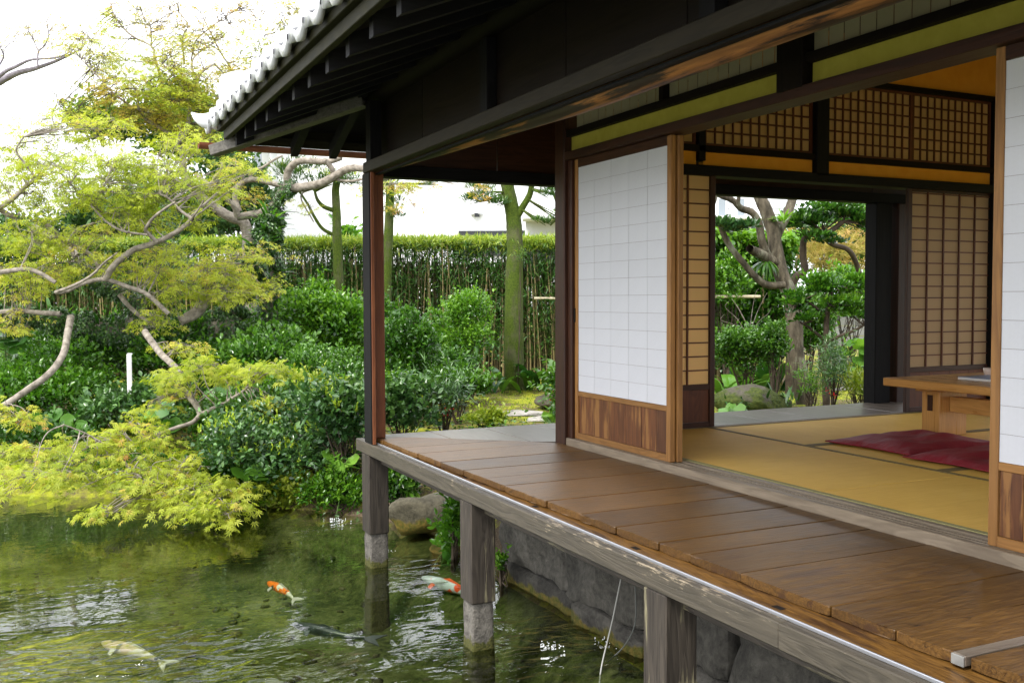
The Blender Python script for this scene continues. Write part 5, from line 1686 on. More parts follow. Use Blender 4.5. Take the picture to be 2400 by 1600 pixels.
# ================================================================== TREES
class Tree:
    def __init__(s, name, label, cat, base, mat, group=None):
        s.root = thing(name, label, cat, base, group); s.mat = mat; s.pts = []; s.rad = []
    def limb(s, pix, r0, r1, d0, d1=None, sides=9, name="limb", rough=.02, sub=5, mat=None):
        d1 = d0 if d1 is None else d1
        n = len(pix)
        P = [W(p[0], p[1], d0 + (d1 - d0) * i / (n - 1)) for i, p in enumerate(pix)]
        dm = (d0 + d1) / 2
        a = Acc(); a.tube(P, np.linspace(r0, r1, n) / FOC * dm, sides, sub, rough)
        o = a.link(name, mat or s.mat, s.root)
        Q = catmull(P, 4); s.pts.append(Q); s.rad.append(np.linspace(r0, r1, len(Q)) / FOC * dm)
        return Q, s.rad[-1]
    def near(s, p):
        A = np.vstack(s.pts); return A[np.argmin(np.linalg.norm(A - p, axis=1))]

def ivy(tree, Q, r, n, seed, size=.045, mat=None, straps=0):
    g = np.random.default_rng(seed); n = int(n * 2.6)
    i = g.uniform(0, len(Q) - 1.01, n); k = i.astype(int); f = (i - k)[:, None]
    C = Q[k] * (1 - f) + Q[k + 1] * f; T = unit(Q[k + 1] - Q[k])
    v = rnd_unit(n, g); v = unit(v - T * (v * T).sum(1)[:, None])
    clump = 1 + .35 * np.sin(i * 2.1 + v[:, 0] * 3)
    P = C + v * ((r[k]) * clump + g.uniform(0, .045, n))[:, None]
    D = unit(-UP * .6 + v * .5 + rnd_unit(n, g) * .6)
    leaves("ivy", mat or L_IVY, T_OVATE, P, D, unit(v + UP * .5 + rnd_unit(n, g) * .3), size * g.uniform(.6, 1.2, n), g.beta(1.8, 2.4, n), tree.root)
    if straps:
        j = g.integers(0, len(Q) - 1, straps)
        v = rnd_unit(straps, g); v[:, 2] = np.abs(v[:, 2]) * .4
        P = Q[j] + unit(v) * r[j][:, None]
        leaves("fern", L_BRT, T_BLADE, P, unit(v + UP * .35), unit(UP + rnd_unit(straps, g) * .2), .30 * g.uniform(.6, 1.2, straps), g.uniform(0, .9, straps), tree.root)

def pad(tree, cx, cy, rx, ry, d, n, size, seed, mat=L_MAPLE, tmpl=T_MAPLE, lo=0.0, hi=1.0, depth=.7, twig=True, droop=.35, arms=6, attach=None, per=11, spray=.20, twmat=None, twr=1.0):
    """a layered spray of foliage fed by thin branches from the nearest limb"""
    g = np.random.default_rng(seed)
    c = W(cx, cy, d); a = rx / FOC * d; h = ry / FOC * d; b = max(a, h) * depth
    frame = np.stack([RIGHT * a, FWD * b, UP * h])
    at = W(*attach) if attach is not None else tree.near(c)
    ns = max(4, n // per)
    nh = max(3, arms)
    hubs = c + (rnd_unit(nh, g) * (g.uniform(.3, 1, nh) ** .5)[:, None] * np.array([.72, .72, .75])) @ frame
    ac = Acc()
    for hb in hubs:
        ah = at if attach is not None else tree.near(hb + g.normal(size=3) * .18 * a)
        m = (ah + hb) / 2 + g.normal(size=3) * .07 * a + UP * .03
        ac.tube([ah, m, hb], np.array([.0075, .0045, .0025]) * twr, 5, 5)
    k = g.integers(0, nh, ns)
    th = g.uniform(0, 2 * np.pi, ns)
    hd = np.cos(th)[:, None] * RIGHT + np.sin(th)[:, None] * FWD
    S0 = hubs[k] + (rnd_unit(ns, g) * np.array([.70, .70, .85]) * g.uniform(.3, 1.1, (ns, 1))) @ frame
    if twig:
        for q in range(min(ns, 90)):
            ac.tube([hubs[k[q]], (hubs[k[q]] + S0[q]) / 2 + g.normal(size=3) * .02, S0[q]], np.array([.0035, .002]) * twr, 3, 3)
    Ls = spray * g.uniform(.6, 1.3, ns)
    P = []; D = []; N = []
    for q in range(ns):
        t = np.linspace(.1, 1, per)
        pth = S0[q] + hd[q] * (t * Ls[q])[:, None] + UP * (.10 * t - droop * .5 * t ** 2)[:, None] * Ls[q] * 2
        sd = np.cross(hd[q], UP)
        sg = np.where(np.arange(per) % 2 == 0, 1, -1)[:, None]
        P.append(pth + sd * sg * .012 + g.normal(size=(per, 3)) * .018)
        D.append(hd[q] * .7 + sd * sg * .75 - UP * (droop + .25) + g.normal(size=(per, 3)) * .25)
    P = np.vstack(P); D = unit(np.vstack(D)); nn = len(P)
    N = unit(UP * .9 - FWD * .25 + g.normal(size=(nn, 3)) * .35)
    T = lo + (hi - lo) * np.clip(np.repeat(g.uniform(0, 1, ns), per) * .6 + g.uniform(0, .5, nn) - .05, 0, 1)
    ac.link("twig", twmat or tree.mat, tree.root)
    leaves("foliage", mat, tmpl, P, D, N, size * g.uniform(.65, 1.15, nn), T, tree.root)

# ---- the big old maple on the far bank, leaning over the pond
mb = W(560, 930, 12.2); mb[2] = gz(mb[0], mb[1])
mp = Tree("maple_tree", "old spreading maple with ivy covered trunk and yellow green sprays hanging over the pond", "tree", mb, M_BARK)
Q, r = mp.limb([(575, 960), (560, 860), (548, 790), (540, 720), (575, 650), (612, 590), (630, 540), (636, 505)], 34, 18, 12.3, 12.4, 10, "trunk")
ivy(mp, Q[:], r, 5200, 301, .05, straps=170)
Q, r = mp.limb([(548, 770), (470, 775), (380, 775), (280, 775), (190, 762), (100, 745), (0, 738), (-80, 735)], 30, 12, 12.2, 11.2, 10)
ivy(mp, Q, r, 5200, 302, .045, straps=90)
Q, r = mp.limb([(300, 772), (330, 720), (300, 690), (255, 675), (215, 655), (190, 610)], 18, 8, 11.8, 11.6)
ivy(mp, Q, r, 1500, 303, .04)
Q, r = mp.limb([(530, 690), (470, 660), (410, 600), (398, 540), (388, 480)], 18, 7, 12.4, 12.8)
ivy(mp, Q, r, 1500, 304, .045, straps=40)
# limbs
mp.limb([(395, 735), (345, 690), (300, 672), (247, 655), (200, 662), (155, 682), (130, 685)], 5.5, 5, 11.0, 10.6)
mp.limb([(247, 655), (262, 628), (290, 602), (318, 583), (345, 575), (370, 566), (405, 549), (440, 525), (450, 512)], 8, 5.5, 10.8, 10.4)
mp.limb([(368, 567), (348, 548), (341, 537), (358, 512), (385, 490), (412, 473)], 5, 2.5, 10.5, 10.2)
mp.limb([(450, 512), (425, 495), (395, 465), (375, 455)], 4, 2, 10.4, 10.4)
mp.limb([(448, 514), (462, 495), (478, 470)], 3, 1.5, 10.4, 10.2)
mp.limb([(130, 685), (175, 668), (215, 645), (245, 615), (275, 592)], 4.5, 1.5, 10.5, 10.1)
mp.limb([(0, 638), (60, 631), (95, 641), (130, 662)], 6, 5, 10.4, 10.5)
mp.limb([(-20, 735), (40, 728), (95, 733), (142, 735)], 6, 6, 10.9, 10.9)
mp.limb([(166, 742), (158, 785), (148, 830), (115, 876), (60, 916), (0, 955), (-60, 975)], 9, 7, 10.8, 9.8, 10)
mp.limb([(340, 778), (355, 800), (378, 830), (400, 850), (418, 872), (428, 910), (459, 948), (470, 971)], 8.5, 6.5, 10.6, 9.4, 10)
mp.limb([(470, 971), (450, 990), (410, 1003), (345, 1028), (290, 1056), (210, 1074), (130, 1085)], 6, 2, 9.4, 8.6)
mp.limb([(471, 971), (520, 946), (562, 922), (583, 905)], 5.5, 2.5, 9.4, 9.2)
mp.limb([(285, 1056), (300, 1095), (350, 1130), (420, 1165), (482, 1192)], 4.5, 1.5, 8.7, 8.3)
mp.limb([(287, 1055), (245, 1040), (200, 1015), (150, 995)], 3, 1.2, 8.7, 8.5)
mp.limb([(415, 868), (390, 920), (440, 935)], 2.5, 1.2, 10.0, 9.8)
mp.limb([(482, 688), (474, 712), (458, 734), (421, 753)], 16, 12, 11.6, 11.4, 12)
mp.limb([(280, 690), (300, 715), (330, 742), (365, 762)], 6, 4, 11.3, 11.3)
mp.limb([(77, 532), (115, 552), (153, 576), (180, 600)], 9, 9, 12.0, 12.0)
mp.limb([(110, 527), (153, 567), (214, 598), (235, 640)], 6, 4.5, 11.2, 11.0)
mp.limb([(161, 568), (182, 538), (222, 523)], 5, 3, 11.4, 11.4)
mp.limb([(-20, 492), (5, 484), (38, 459), (62, 436), (85, 420)], 7, 4, 10.8, 10.6)
mp.limb([(80, 424), (78, 410), (57, 382), (38, 352), (56, 320)], 3.5, 1.5, 10.6, 10.4)
mp.limb([(-10, 486), (20, 503), (36, 510)], 7, 5, 10.9, 10.9)
mp.limb([(240, 500), (215, 478), (185, 455), (165, 430), (142, 408)], 3, 1.2, 10.6, 10.2)
mp.limb([(213, 482), (236, 450), (248, 425)], 2.2, 1.0, 10.4, 10.2)
mp.limb([(345, 550), (290, 542), (250, 520), (213, 482)], 2.6, 2.4, 10.4, 10.3)
# pads of leaves  (cx, cy, rx, ry, d, n, lo, hi)
MP = [
 # low sprays over the water
 (75, 1065, 115, 34, 8.5, 520, .1, 1), (200, 1040, 105, 30, 8.6, 420, .15, 1), (150, 1105, 130, 34, 8.2, 560, .1, .95), (290, 1130, 110, 38, 8.2, 600, .1, .9),
 (420, 1150, 95, 40, 8.2, 640, .15, .9), (520, 1145, 75, 30, 8.3, 460, .2, .9), (490, 1192, 90, 28, 8.0, 500, .2, .9), (250, 1200, 60, 18, 7.9, 130, .1, .9), (420, 1090, 80, 30, 8.6, 240, .1, .9), (30, 1150, 60, 20, 8.1, 150, .3, 1),
 (330, 1010, 110, 32, 9.0, 380, .1, .95), (300, 1065, 80, 24, 8.7, 240, .3, 1),
 # middle sprays
 (500, 865, 115, 34, 9.4, 760, .15, .85), (620, 865, 80, 26, 9.3, 420, .15, .8), (400, 885, 60, 22, 9.6, 220, .1, .8), (400, 920, 42, 26, 9.6, 170, .2, 1), (620, 950, 55, 22, 9.2, 170, .2, .9), (420, 815, 60, 14, 10.2, 170, .4, 1), (30, 975, 60, 34, 9.6, 240, .4, 1), (360, 955, 40, 20, 9.5, 110, .2, .9),
 (30, 755, 60, 26, 10.6, 190, .5, 1), (360, 750, 60, 24, 10.9, 210, .2, .9), (420, 690, 70, 30, 11.0, 260, .2, .9),
 # broad canopy in front of the hedge
 (60, 620, 95, 40, 10.6, 520, .2, 1), (190, 630, 100, 36, 10.8, 420, .3, 1), (330, 640, 90, 34, 11.0, 420, .3, 1), (470, 640, 110, 34, 11.2, 700, .3, 1), (560, 610, 90, 32, 11.4, 520, .3, 1), (520, 690, 90, 28, 11.2, 420, .25, .95), (600, 660, 60, 24, 11.6, 240, .3, 1), (40, 680, 60, 26, 10.6, 200, .3, 1), (380, 590, 70, 24, 10.8, 260, .3, 1),
 (70, 550, 90, 40, 10.6, 560, .1, .9), (210, 560, 80, 30, 11.0, 260, .3, 1), (330, 520, 80, 36, 10.4, 380, .1, .9), (60, 480, 80, 36, 10.6, 480, .1, .9), (190, 470, 90, 38, 10.2, 560, .1, .85), (310, 455, 90, 38, 10.2, 620, .05, .8), (400, 430, 80, 38, 10.4, 520, .05, .8), (450, 500, 60, 30, 10.4, 260, .1, .8), (480, 440, 70, 26, 10.6, 300, .1, .8), (560, 400, 60, 18, 10.9, 160, .3, .9),
 (110, 420, 100, 40, 10.4, 620, .15, .95), (220, 400, 100, 40, 10.2, 700, .05, .8), (330, 370, 100, 36, 10.4, 640, .1, .8), (420, 350, 70, 40, 10.8, 420, .2, .9), (40, 350, 90, 50, 10.8, 520, .2, .95), (140, 330, 90, 40, 10.8, 420, .2, .95), (250, 310, 80, 40, 10.8, 420, .3, 1), (30, 420, 60, 30, 10.6, 260, .1, .9),
]
for i, (cx, cy, rx, ry, d, n, lo, hi) in enumerate(MP):
    near_ = d < 9.9
    pad(mp, cx, cy, rx * (1.0 if near_ else 1.12), ry * (1.0 if near_ else 1.15), d + (0 if near_ else .22), int(n * (.85 if near_ else 1.45)), .056 if near_ else .056, 400 + i, L_MAPLE, T_MAPLE if near_ else T_MAPLEF, lo + (0 if near_ else .14), hi * (1 if near_ else .94), spray=.19, arms=9)

# ---- taller maple behind, whose crown thins into the sky
m2b = W(590, 900, 14.5); m2b[2] = gz(m2b[0], m2b[1])
m2 = Tree("maple_tree", "taller maple behind with thin twiggy crown of yellow leaves against the white sky", "tree", m2b, M_BARK)
m2.limb([(600, 930), (590, 750), (584, 620), (582, 560), (570, 520), (538, 508), (495, 480), (450, 440), (430, 400), (430, 330)], 18, 7, 14.5, 13.6, 10, "trunk")
m2.limb([(456, 445), (432, 432), (385, 414), (344, 412)], 6, 4, 13.4, 13.0)
m2.limb([(459, 410), (478, 425), (494, 432), (505, 415), (518, 400), (524, 380)], 6, 4, 13.4, 13.2)
m2.limb([(428, 360), (415, 340), (432, 318), (440, 290), (445, 252), (430, 226), (425, 200), (402, 172), (380, 150)], 7, 1.5, 13.6, 13.2)
m2.limb([(430, 226), (455, 190), (480, 165), (502, 150)], 3, 1.2, 13.4, 13.2)
m2.limb([(430, 330), (345, 282), (325, 256), (322, 216), (300, 188)], 5, 1.2, 13.6, 13.0)
m2.limb([(345, 282), (300, 245), (262, 216), (232, 182), (190, 140)], 3.2, 1, 13.4, 13.0)
m2.limb([(372, 250), (368, 215), (352, 190)], 2, 1, 13.4, 13.2)
m2.limb([(440, 300), (470, 230), (450, 145), (500, 102), (522, 88)], 3.5, 1, 13.8, 14.4)
m2.limb([(400, 260), (370, 160), (362, 132), (354, 108), (310, 85), (280, 55), (262, 20), (255, -20)], 3.6, 1, 14.0, 14.4)
m2.limb([(354, 108), (353, 66), (340, 50), (330, 18)], 2, .8, 14.3, 14.5)
m2.limb([(432, 150), (428, 90), (440, 60), (420, 30), (395, 0)], 2.4, .8, 14.3, 14.5)
m2.limb([(500, 240), (545, 180), (515, 120), (490, 70), (470, 28)], 3, .8, 14.3, 14.6)
m2.limb([(545, 180), (590, 165), (640, 150), (680, 110)], 2.4, .8, 14.3, 14.6)
m2.limb([(448, 142), (460, 95), (500, 60), (560, 20)], 2, .8, 14.3, 14.6)
MP2 = [(250, 75, 110, 60, 14.4, 420, .3, 1), (370, 45, 110, 60, 14.4, 330, .3, 1), (480, 60, 100, 60, 14.4, 300, .3, 1), (600, 110, 100, 55, 14.4, 420, .2, .9), (660, 50, 80, 60, 14.6, 260, .2, .8), (560, 40, 80, 50, 14.6, 240, .4, 1),
 (300, 150, 110, 50, 13.8, 560, .15, .9), (220, 150, 60, 45, 13.4, 260, .1, .7), (420, 140, 90, 45, 13.4, 420, .1, .8), (420, 100, 60, 24, 14.2, 160, .4, 1), (540, 170, 90, 40, 14.0, 460, .2, .9),
 (270, 210, 90, 40, 13.2, 460, .15, .9), (380, 215, 100, 45, 13.2, 700, .1, .85), (470, 220, 80, 50, 13.4, 560, .1, .85), (330, 260, 90, 34, 13.4, 420, .2, .9), (480, 290, 60, 50, 13.6, 420, .1, .8), (400, 300, 70, 30, 13.6, 300, .2, .9), (480, 350, 50, 30, 13.6, 240, .1, .8), (560, 250, 60, 40, 14, 300, .2, .9), (690, 90, 60, 60, 14.6, 300, .2, .9), (620, 170, 60, 40, 14.4, 260, .2, .9), (160, 250, 60, 30, 13.4, 160, .2, .9)]
for i, (cx, cy, rx, ry, d, n, lo, hi) in enumerate(MP2):
    pad(m2, cx, cy, rx, ry * 1.1, d, int(n * 2.5), .052, 520 + i, L_MAPLEY if i % 3 else L_MAPLE, T_MAPLEF, lo, hi, spray=.22, arms=10, per=8, twr=1.1, depth=.5, droop=.2, twmat=M_TWIG)

# ---- the sculptural pale limbs right of it belong to a third maple
m3b = W(640, 860, 12.9); m3b[2] = gz(m3b[0], m3b[1])
m3 = Tree("maple_tree", "pale limbed maple with sinuous bare branches under the eave corner", "tree", m3b, M_BARK)
Q, r = m3.limb([(650, 900), (640, 760), (632, 640), (628, 560), (634, 520), (648, 488)], 24, 15, 12.9, 12.9, 10, "trunk")
ivy(m3, Q, r, 3600, 311, .05, straps=110)
Q, r = m3.limb([(640, 500), (652, 466), (674, 440), (700, 440), (746, 432), (781, 415), (815, 396), (853, 396), (900, 415), (950, 410), (1010, 420)], 13, 6, 12.9, 12.4, 12)
ivy(m3, Q[:12], r[:12], 700, 312, .035)
m3.limb([(555, 509), (580, 505), (612, 498), (645, 478), (662, 455)], 9, 10, 12.7, 12.9, 12)
m3.limb([(676, 440), (674, 408), (685, 388), (708, 377), (765, 379), (800, 370)], 10, 6, 12.9, 12.6, 12)
m3.limb([(783, 412), (777, 394), (762, 376)], 7, 6, 12.7, 12.6)
m3.limb([(556, 508), (551, 488), (532, 468), (508, 456)], 8, 5, 12.7, 12.5)
m3.limb([(560, 496), (551, 460), (568, 428), (597, 421), (630, 428), (668, 438)], 7.5, 6, 12.8, 12.8)
m3.limb([(569, 424), (564, 404), (552, 390)], 4, 3, 12.8, 12.6)
m3.limb([(589, 420), (586, 400), (612, 394), (640, 376), (662, 365)], 4.5, 2, 12.8, 12.8)
m3.limb([(781, 420), (820, 425), (860, 420), (930, 432)], 4, 2, 12.7, 12.5)
m3.limb([(740, 440), (705, 460), (735, 520)], 2.5, 1.5, 13, 13)
MP3 = [(520, 440, 50, 26, 12.4, 200, .1, .8), (545, 380, 40, 20, 12.6, 150, .2, .9), (600, 470, 50, 30, 12.9, 120, .3, .9), (930, 430, 60, 26, 12.3, 190, .4, 1), (1000, 430, 60, 26, 12.3, 170, .3, .9), (720, 500, 70, 30, 12.9, 70, .3, .9), (960, 480, 60, 34, 12.3, 80, .5, 1), (855, 440, 30, 34, 12.4, 100, .3, 1), (1120, 445, 50, 22, 12.2, 70, .4, 1), (780, 400, 60, 16, 12.7, 60, .2, .8)]
for i, (cx, cy, rx, ry, d, n, lo, hi) in enumerate(MP3):
    pad(m3, cx, cy, rx, ry, d, n, .055, 560 + i, L_MAPLE if i % 2 else L_MAPLEY, T_MAPLEF, lo, hi, spray=.18, arms=5, twr=.7)

# ---- bare far maple at the top left
m4b = W(-160, 900, 16.5); m4b[2] = gz(m4b[0], m4b[1])
m4 = Tree("maple_tree", "nearly bare maple whose violet grey boughs enter at the upper left", "tree", m4b, simple("violet_bark", (.16, .14, .16), .8, .2, nscale=9, c2=(.28, .26, .29)))
m4.limb([(-170, 900), (-150, 600), (-120, 350), (-60, 230), (0, 192), (40, 172), (85, 160), (140, 140), (192, 114)], 16, 1.5, 16.5, 15.5, 9, "trunk")
m4.limb([(-60, 240), (0, 177), (40, 155), (75, 140), (135, 135), (170, 118)], 6, 1.2, 15.8, 15.5)
m4.limb([(88, 157), (90, 122), (104, 108), (114, 82), (110, 50), (122, 28)], 2.6, .7, 15.6, 15.6)
m4.limb([(91, 122), (72, 82), (50, 40)], 1.6, .6, 15.6, 15.6)
m4.limb([(-60, 240), (0, 150), (8, 128), (0, 110)], 3, 1.2, 15.6, 15.4)
m4.limb([(130, 300), (122, 270), (134, 240), (128, 220), (112, 210)], 2, .6, 15.6, 15.6)
m4.limb([(134, 240), (160, 238), (178, 240)], 1.2, .6, 15.6, 15.6)
for i, (cx, cy, rx, ry, n) in enumerate([(60, 70, 80, 40, 170), (110, 90, 70, 45, 200), (160, 100, 60, 40, 200), (20, 100, 50, 40, 130), (180, 70, 50, 40, 140), (150, 235, 50, 30, 70), (60, 290, 80, 20, 130)]):
    pad(m4, cx, cy, rx, ry, 15.6, n, .06, 600 + i, L_MAPLEY, T_MAPLEF, .2, 1, spray=.25, arms=9, per=6, twr=.8, depth=.5, droop=.15)

# ---- clipped podocarps in front of the white building
def pod_pads(t, L, seed, d, mat=L_POD, size=.085):
    for i, (cx, cy, rx, ry, n) in enumerate(L):
        g = np.random.default_rng(seed + i)
        c = W(cx, cy, d); a = rx / FOC * d; h = ry / FOC * d
        fr = np.stack([RIGHT * a, FWD * a * .8, UP * h])
        k = max(5, n // 90)
        sub = c + (rnd_unit(k, g) * g.uniform(.3, .8, (k, 1))) @ fr
        w = g.integers(0, k, n); dv = rnd_unit(n, g); dv[:, 2] = np.abs(dv[:, 2]) * 1.0 - .15
        P = sub[w] + (dv * g.uniform(.3, .8, k)[w][:, None] * g.uniform(.2, 1.15, (n, 1))) @ fr
        ac = Acc(); at = t.near(c)
        for q in range(k): ac.tube([at, (at + sub[q]) / 2 - UP * .02, sub[q] - UP * .3 * h], [.014, .008, .004], 5, 4)
        ac.link("branch", t.mat, t.root)
        leaves("foliage", mat, T_NARROW if mat is L_POD else T_OVATE, P, unit(dv + UP * .7 + rnd_unit(n, g) * .6), unit(rnd_unit(n, g) + UP), size * g.uniform(.7, 1.2, n), np.clip(.25 + .55 * (P[:, 2] - c[2]) / max(h, .05) * .8 + g.normal(size=n) * .18, 0, 1), t.root)
def gbase(px, d): 
    p = W(px, 800, d); p[2] = gz(p[0], p[1]); return p
t1 = Tree("mossy_tree", "thick straight mossy trunk rising from the moss right of the corner post", "tree", gbase(1208, 13.9), M_MOSSBARK, "clipped trees before the white building")
t1.limb([(1208, 935), (1207, 905), (1206, 860), (1204, 760), (1205, 660), (1207, 580), (1204, 520), (1198, 480), (1190, 440), (1184, 400)], 26, 14, 13.9, 13.9, 14, "trunk", .025)
t1.limb([(1206, 520), (1222, 490), (1240, 460), (1246, 435), (1250, 400)], 9, 6, 13.9, 13.8)
for sgn in (-1, 1):
    t1.limb([(1208 + sgn * 10, 905), (1208 + sgn * 26, 922), (1208 + sgn * 44, 932)], 9, 3, 13.85, 13.7, name="root")
pod_pads(t1, [(1130, 455, 52, 30, 620), (1105, 470, 30, 18, 240), (1165, 475, 30, 18, 240), (1215, 400, 60, 26, 400)], 700, 13.7)
pod_pads(t1, [(1300, 450, 40, 20, 320), (1275, 520, 30, 13, 210), (1305, 505, 34, 16, 260)], 720, 13.5)
t1.limb([(1250, 400), (1290, 440), (1310, 500), (1290, 528)], 4, 2, 13.7, 13.5)
bush("spiky small leaved sprig growing on the mossy trunk side", 1222, 600, 10, 18, 13.6, L_POD, .07, 60, 731, tmpl=T_NARROW, nsub=4, nstem=1, base=(1212, 620), name="epiphyte", cat="plant")
t2 = Tree("slim_tree", "slim grey trunk with a dark pine like crown left of the corner post", "tree", gbase(795, 15.0), M_MOSSBARK, "clipped trees before the white building")
t2.limb([(795, 900), (795, 700), (790, 560), (789, 500), (787, 440), (800, 400)], 13, 8, 15, 15, 10, "trunk")
t2.limb([(785, 552), (755, 535), (735, 505), (722, 480), (706, 455)], 4.5, 2.5, 15, 14.8)
t2.limb([(788, 495), (760, 485), (745, 470), (738, 450)], 6, 3, 15, 14.8)
pod_pads(t2, [(690, 415, 55, 28, 620), (760, 420, 60, 26, 620), (820, 425, 40, 22, 360), (735, 385, 60, 18, 360), (665, 400, 30, 20, 200)], 740, 14.8)
t3 = Tree("slim_tree", "trunk mostly hidden by the corner post with two pine like tufts", "tree", gbase(905, 14.6), M_MOSSBARK, "clipped trees before the white building")
t3.limb([(908, 900), (905, 700), (908, 600), (912, 520), (915, 430)], 13, 10, 14.6, 14.6, 10, "trunk")
pod_pads(t3, [(922, 455, 34, 24, 320), (930, 500, 36, 20, 320), (900, 430, 30, 20, 200), (1010, 425, 40, 20, 260)], 750, 14.4)
# ---- trees in the garden opening of the room
t4 = Tree("lichen_tree", "leaning grey trunk mottled with pale lichen in the garden opening", "tree", gbase(1884, 12.4), M_LICHEN)
t4.limb([(1888, 955), (1882, 920), (1873, 870), (1864, 820), (1862, 745), (1850, 688), (1830, 640), (1818, 581), (1811, 538), (1794, 491), (1779, 455), (1770, 400)], 21, 14, 12.4, 12.8, 14, "trunk", .03)
t4.limb([(1838, 668), (1800, 668), (1771, 649), (1736, 609), (1711, 577), (1696, 549), (1686, 524), (1668, 497), (1676, 463), (1678, 430)], 9, 5, 12.4, 12.0, 10)
t4.limb([(1826, 620), (1800, 600), (1786, 565), (1779, 527), (1764, 499), (1736, 488), (1718, 470), (1686, 457), (1650, 440)], 11, 6, 12.6, 12.2, 10)
t4.limb([(1806, 612), (1786, 597), (1766, 588), (1757, 582)], 13, 9, 12.5, 12.2, 10, "stub")
t4.limb([(1815, 560), (1830, 530), (1850, 490), (1862, 450)], 13, 10, 12.7, 12.9, 10)
t4.limb([(1736, 488), (1730, 475), (1734, 455)], 6, 4, 12.3, 12.2)
a = Acc(); kc = W(1843, 693, 12.17)
ring = [kc + (RIGHT * math.cos(q) + UP * math.sin(q)) * .045 - FWD * .01 for q in np.linspace(0, 2 * math.pi, 13)]
a.tube(ring, .014, 7, 3); a.link("branch_scar", M_LICHEN, t4.root)
pod_pads(t4, [(1722, 535, 44, 22, 420)], 760, 12.0, L_CAM, .085)
g_ = np.random.default_rng(9)
n_ = 46; v_ = rnd_unit(n_, g_); v_[:, 2] = np.abs(v_[:, 2]) * .5
leaves("fern", L_BRT, T_BLADE, W(1836, 520, 12.5) + v_ * .04, unit(v_ + UP * .3), unit(UP + v_ * .1), .22 * g_.uniform(.6, 1.2, n_), g_.uniform(.2, 1, n_), t4.root)
v_ = rnd_unit(n_, g_); v_[:, 2] = -np.abs(v_[:, 2]) * .8
leaves("fern", L_BRT, T_BLADE, W(1795, 612, 12.4) + v_ * .05, unit(v_ - UP * .3 - RIGHT * .3), unit(UP + v_ * .1), .24 * g_.uniform(.6, 1.2, n_), g_.uniform(0, .7, n_), t4.root)
t5 = Tree("camellia_tree", "crooked camellia tree with a dark flat crown at the top right of the opening", "tree", gbase(1850, 13.4), M_BARKDK)
t5.limb([(1850, 960), (1852, 800), (1850, 690), (1866, 649), (1886, 634), (1882, 599), (1886, 559), (1911, 545), (1943, 543), (1975, 520)], 11, 6, 13.6, 13.2, 9, "trunk")
t5.limb([(1920, 545), (1950, 572), (1986, 584), (2004, 610), (2016, 645)], 6, 6, 13.6, 14.0)
pod_pads(t5, [(1930, 505, 72, 34, 1300), (1995, 500, 52, 30, 800), (1875, 530, 52, 30, 800), (1940, 560, 60, 16, 420), (2030, 520, 30, 24, 300)], 770, 13.2, L_MID, .07)
t6 = Tree("small_tree", "slender small tree with layered bright leaves right of the lichen trunk", "tree", gbase(1936, 11.6), M_BARKDK)
t6.limb([(1937, 950), (1935, 860), (1936, 790), (1939, 734), (1945, 700), (1950, 665)], 9, 4, 11.6, 11.6, 9, "trunk")
t6.limb([(1938, 800), (1975, 785), (2011, 770), (2038, 750)], 5, 2.5, 11.6, 11.4)
t6.limb([(1939, 745), (1905, 715), (1870, 700)], 4, 2, 11.6, 11.5)
t6.limb([(1936, 800), (1900, 770), (1875, 755)], 4, 2, 11.6, 11.5)
pod_pads(t6, [(1950, 665, 70, 34, 900), (1880, 690, 50, 24, 480), (2010, 670, 46, 34, 520), (1975, 720, 60, 26, 520), (2010, 738, 46, 18, 260), (1890, 745, 44, 20, 320), (1860, 720, 26, 24, 200)], 790, 11.5, L_YEL if False else L_BRT, .058)
gq = np.random.default_rng(12)
bp_ = W(1772, 925, 11.2); n_ = 150
P_ = bp_ + np.stack([gq.uniform(-.45, .45, n_), gq.uniform(-.25, .25, n_), np.zeros(n_)], 1); P_[:, 2] = -.30 + gq.uniform(0, .10, n_)
v_ = rnd_unit(n_, gq); v_[:, 2] = np.abs(v_[:, 2]) + .3
tf_ = leaves('grass_tuft', L_BLADE, T_BLADE, P_, unit(v_), unit(UP + v_ * .2), .20 * gq.uniform(.6, 1.2, n_), gq.uniform(0, .8, n_))
tf_['label'] = 'thin grass growing round the mossy boulder'
# twiggy bare shrub among the blades
t7 = Tree("twiggy_shrub", "pale leafless twiggy shrub under the bamboo rail in the opening", "shrub", gbase(1755, 13.0), M_BARK)
t7.limb([(1758, 860), (1755, 780), (1735, 730), (1715, 700)], 2, .8, 13, 12.9, 6, "stem")
for k, (x, y) in enumerate([(1700, 720), (1790, 700), (1770, 690), (1725, 760), (1800, 735), (1690, 750)]):
    t7.limb([(1755, 790), ((1755 + x) / 2, (790 + y) / 2 - 8), (x, y), (x + 8, y - 14)], .9, .4, 13, 12.9, 5, "stem")
# ---- evergreens beyond the hedge
for lab, cx, cy, rx, ry, d, n, sd, mt in (("dark evergreen tree standing behind the sinuous maple limbs", 545, 470, 62, 120, 21, 4200, 801, L_EVG), ("dark round evergreen behind the maple at the left of the hedge", 400, 545, 120, 70, 22, 4200, 802, L_EVG),
        ("grey green evergreen far behind the maple canopy", 250, 555, 100, 60, 24, 2600, 803, L_EVG), ("evergreen peeping over the hedge at the left border", 40, 575, 100, 55, 22, 2400, 804, L_EVG), ("dull olive tree top behind the maple crown", 460, 310, 130, 90, 24, 5200, 805, L_MID), ("olive tree top behind the maple further left", 240, 300, 70, 40, 23, 2200, 806, L_POD)):
    bush(lab, cx, cy, rx, ry, d, mt, .14, n, sd, name="evergreen_tree", cat="tree", nsub=22, group="evergreens beyond the hedge", depth=.9)
bush("bright leafy shoot above the hedge just left of the corner post", 815, 560, 28, 16, 17.3, L_BRT, .10, 260, 807, nsub=7, base=(815, 640))

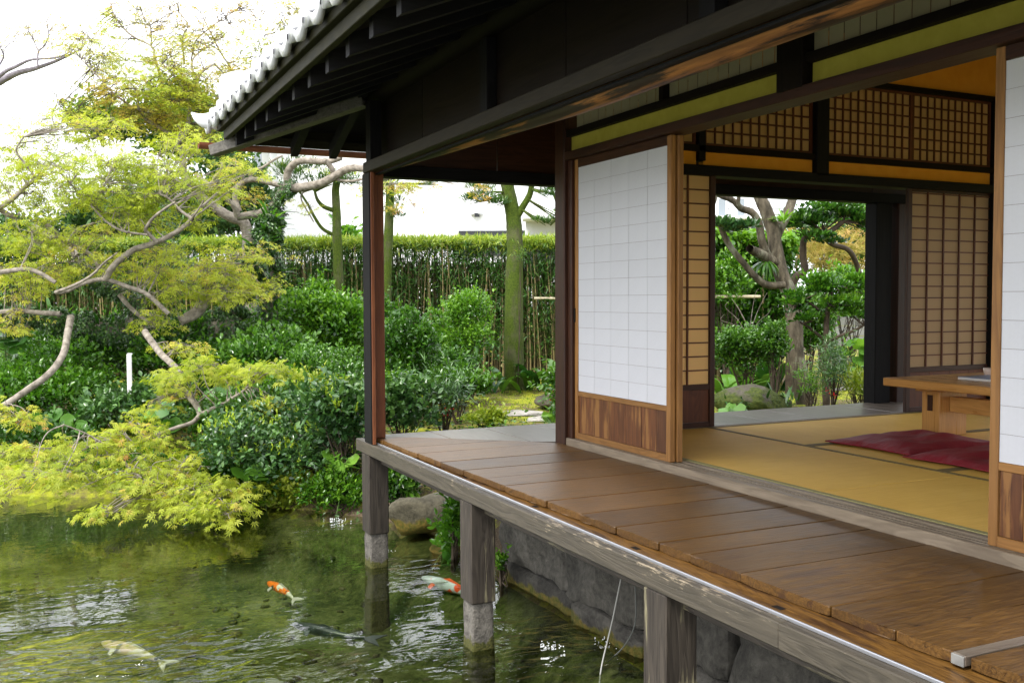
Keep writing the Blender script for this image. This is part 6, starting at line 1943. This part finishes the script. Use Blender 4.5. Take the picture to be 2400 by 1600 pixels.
# ================================================================== GROUND COVER
g = np.random.default_rng(77)
n = 46000
X = g.uniform(-6, 11, n); Y = g.uniform(6.5, 17, n)
s = shore_sd(X, Y)
view = (X * FWD[0] + Y * FWD[1])
dens = np.exp(-((s - 1.2) / 2.2) ** 2) * .9 + .15
moss = np.exp(-(((X - 5.6) / 1.6) ** 2 + ((Y - 11.3) / 1.7) ** 2)) + np.exp(-(((X - 9.2) / 2.2) ** 2 + ((Y - 10.6) / 1.4) ** 2))
ok = (s > .02) & (g.uniform(0, 1, n) < dens * np.clip(1 - 1.5 * moss, 0, 1)) & ~((X > 2.9) & (Y < 6.75))
X, Y = X[ok], Y[ok]
P = np.stack([X, Y, ground_z(X, Y) + g.uniform(.0, .10, len(X))], 1)
o = leaves("ground_cover", L_MID, T_OVATE, P, unit(g.normal(size=(len(X), 3)) * [1, 1, .3] - FWD * .2), unit(UP + g.normal(size=(len(X), 3)) * .35), .055 * g.uniform(.6, 1.3, len(X)), g.beta(1.6, 2.4, len(X)))
o['label'] = "low leafy ground cover over the far bank and under the shrubs"
n = 26000
X = g.uniform(3.0, 11, n); Y = g.uniform(8.5, 14, n)
moss = np.exp(-(((X - 5.6) / 1.9) ** 2 + ((Y - 11.3) / 2.0) ** 2)) + np.exp(-(((X - 9.2) / 2.4) ** 2 + ((Y - 10.8) / 1.8) ** 2))
ok = (g.uniform(0, 1, n) < moss) & (shore_sd(X, Y) > .4)
X, Y = X[ok], Y[ok]
P = np.stack([X, Y, ground_z(X, Y) - .004], 1)
o = leaves("moss", L_YEL, T_DIAMOND, P, unit(g.normal(size=(len(X), 3)) * .7 + UP), unit(g.normal(size=(len(X), 3)) + UP * .2), .028 * g.uniform(.5, 1.3, len(X)), g.beta(2, 2, len(X)))
o['label'] = "yellow green moss carpet between the trees"

# bubbles where water is stirred
bm = bmesh.new()
for cx, cy, rr, n in ((1295, 1510, .07, 26), (1440, 1500, .14, 34), (905, 1290, .05, 16), (790, 1215, .10, 22)):
    p = onz(cx, cy, -.90)
    for k in range(n):
        r = g.uniform(.0015, .0045)
        q = p + np.array([*(g.normal(size=2) * rr * .5), 0])
        bmesh.ops.create_icosphere(bm, subdivisions=1, radius=r, matrix=Matrix.Translation(Vector(q)))
t_ = NT("bubble_film"); t_.principled((.85, .88, .9), .08, None, .6)
bo = link("bubbles", bm_mesh(bm, "bubbles", True), (0, 0, 0), None, t_.m); bo['kind'] = 'stuff'; bo['label'] = "small bubbles on the stirred water by the posts and hose"
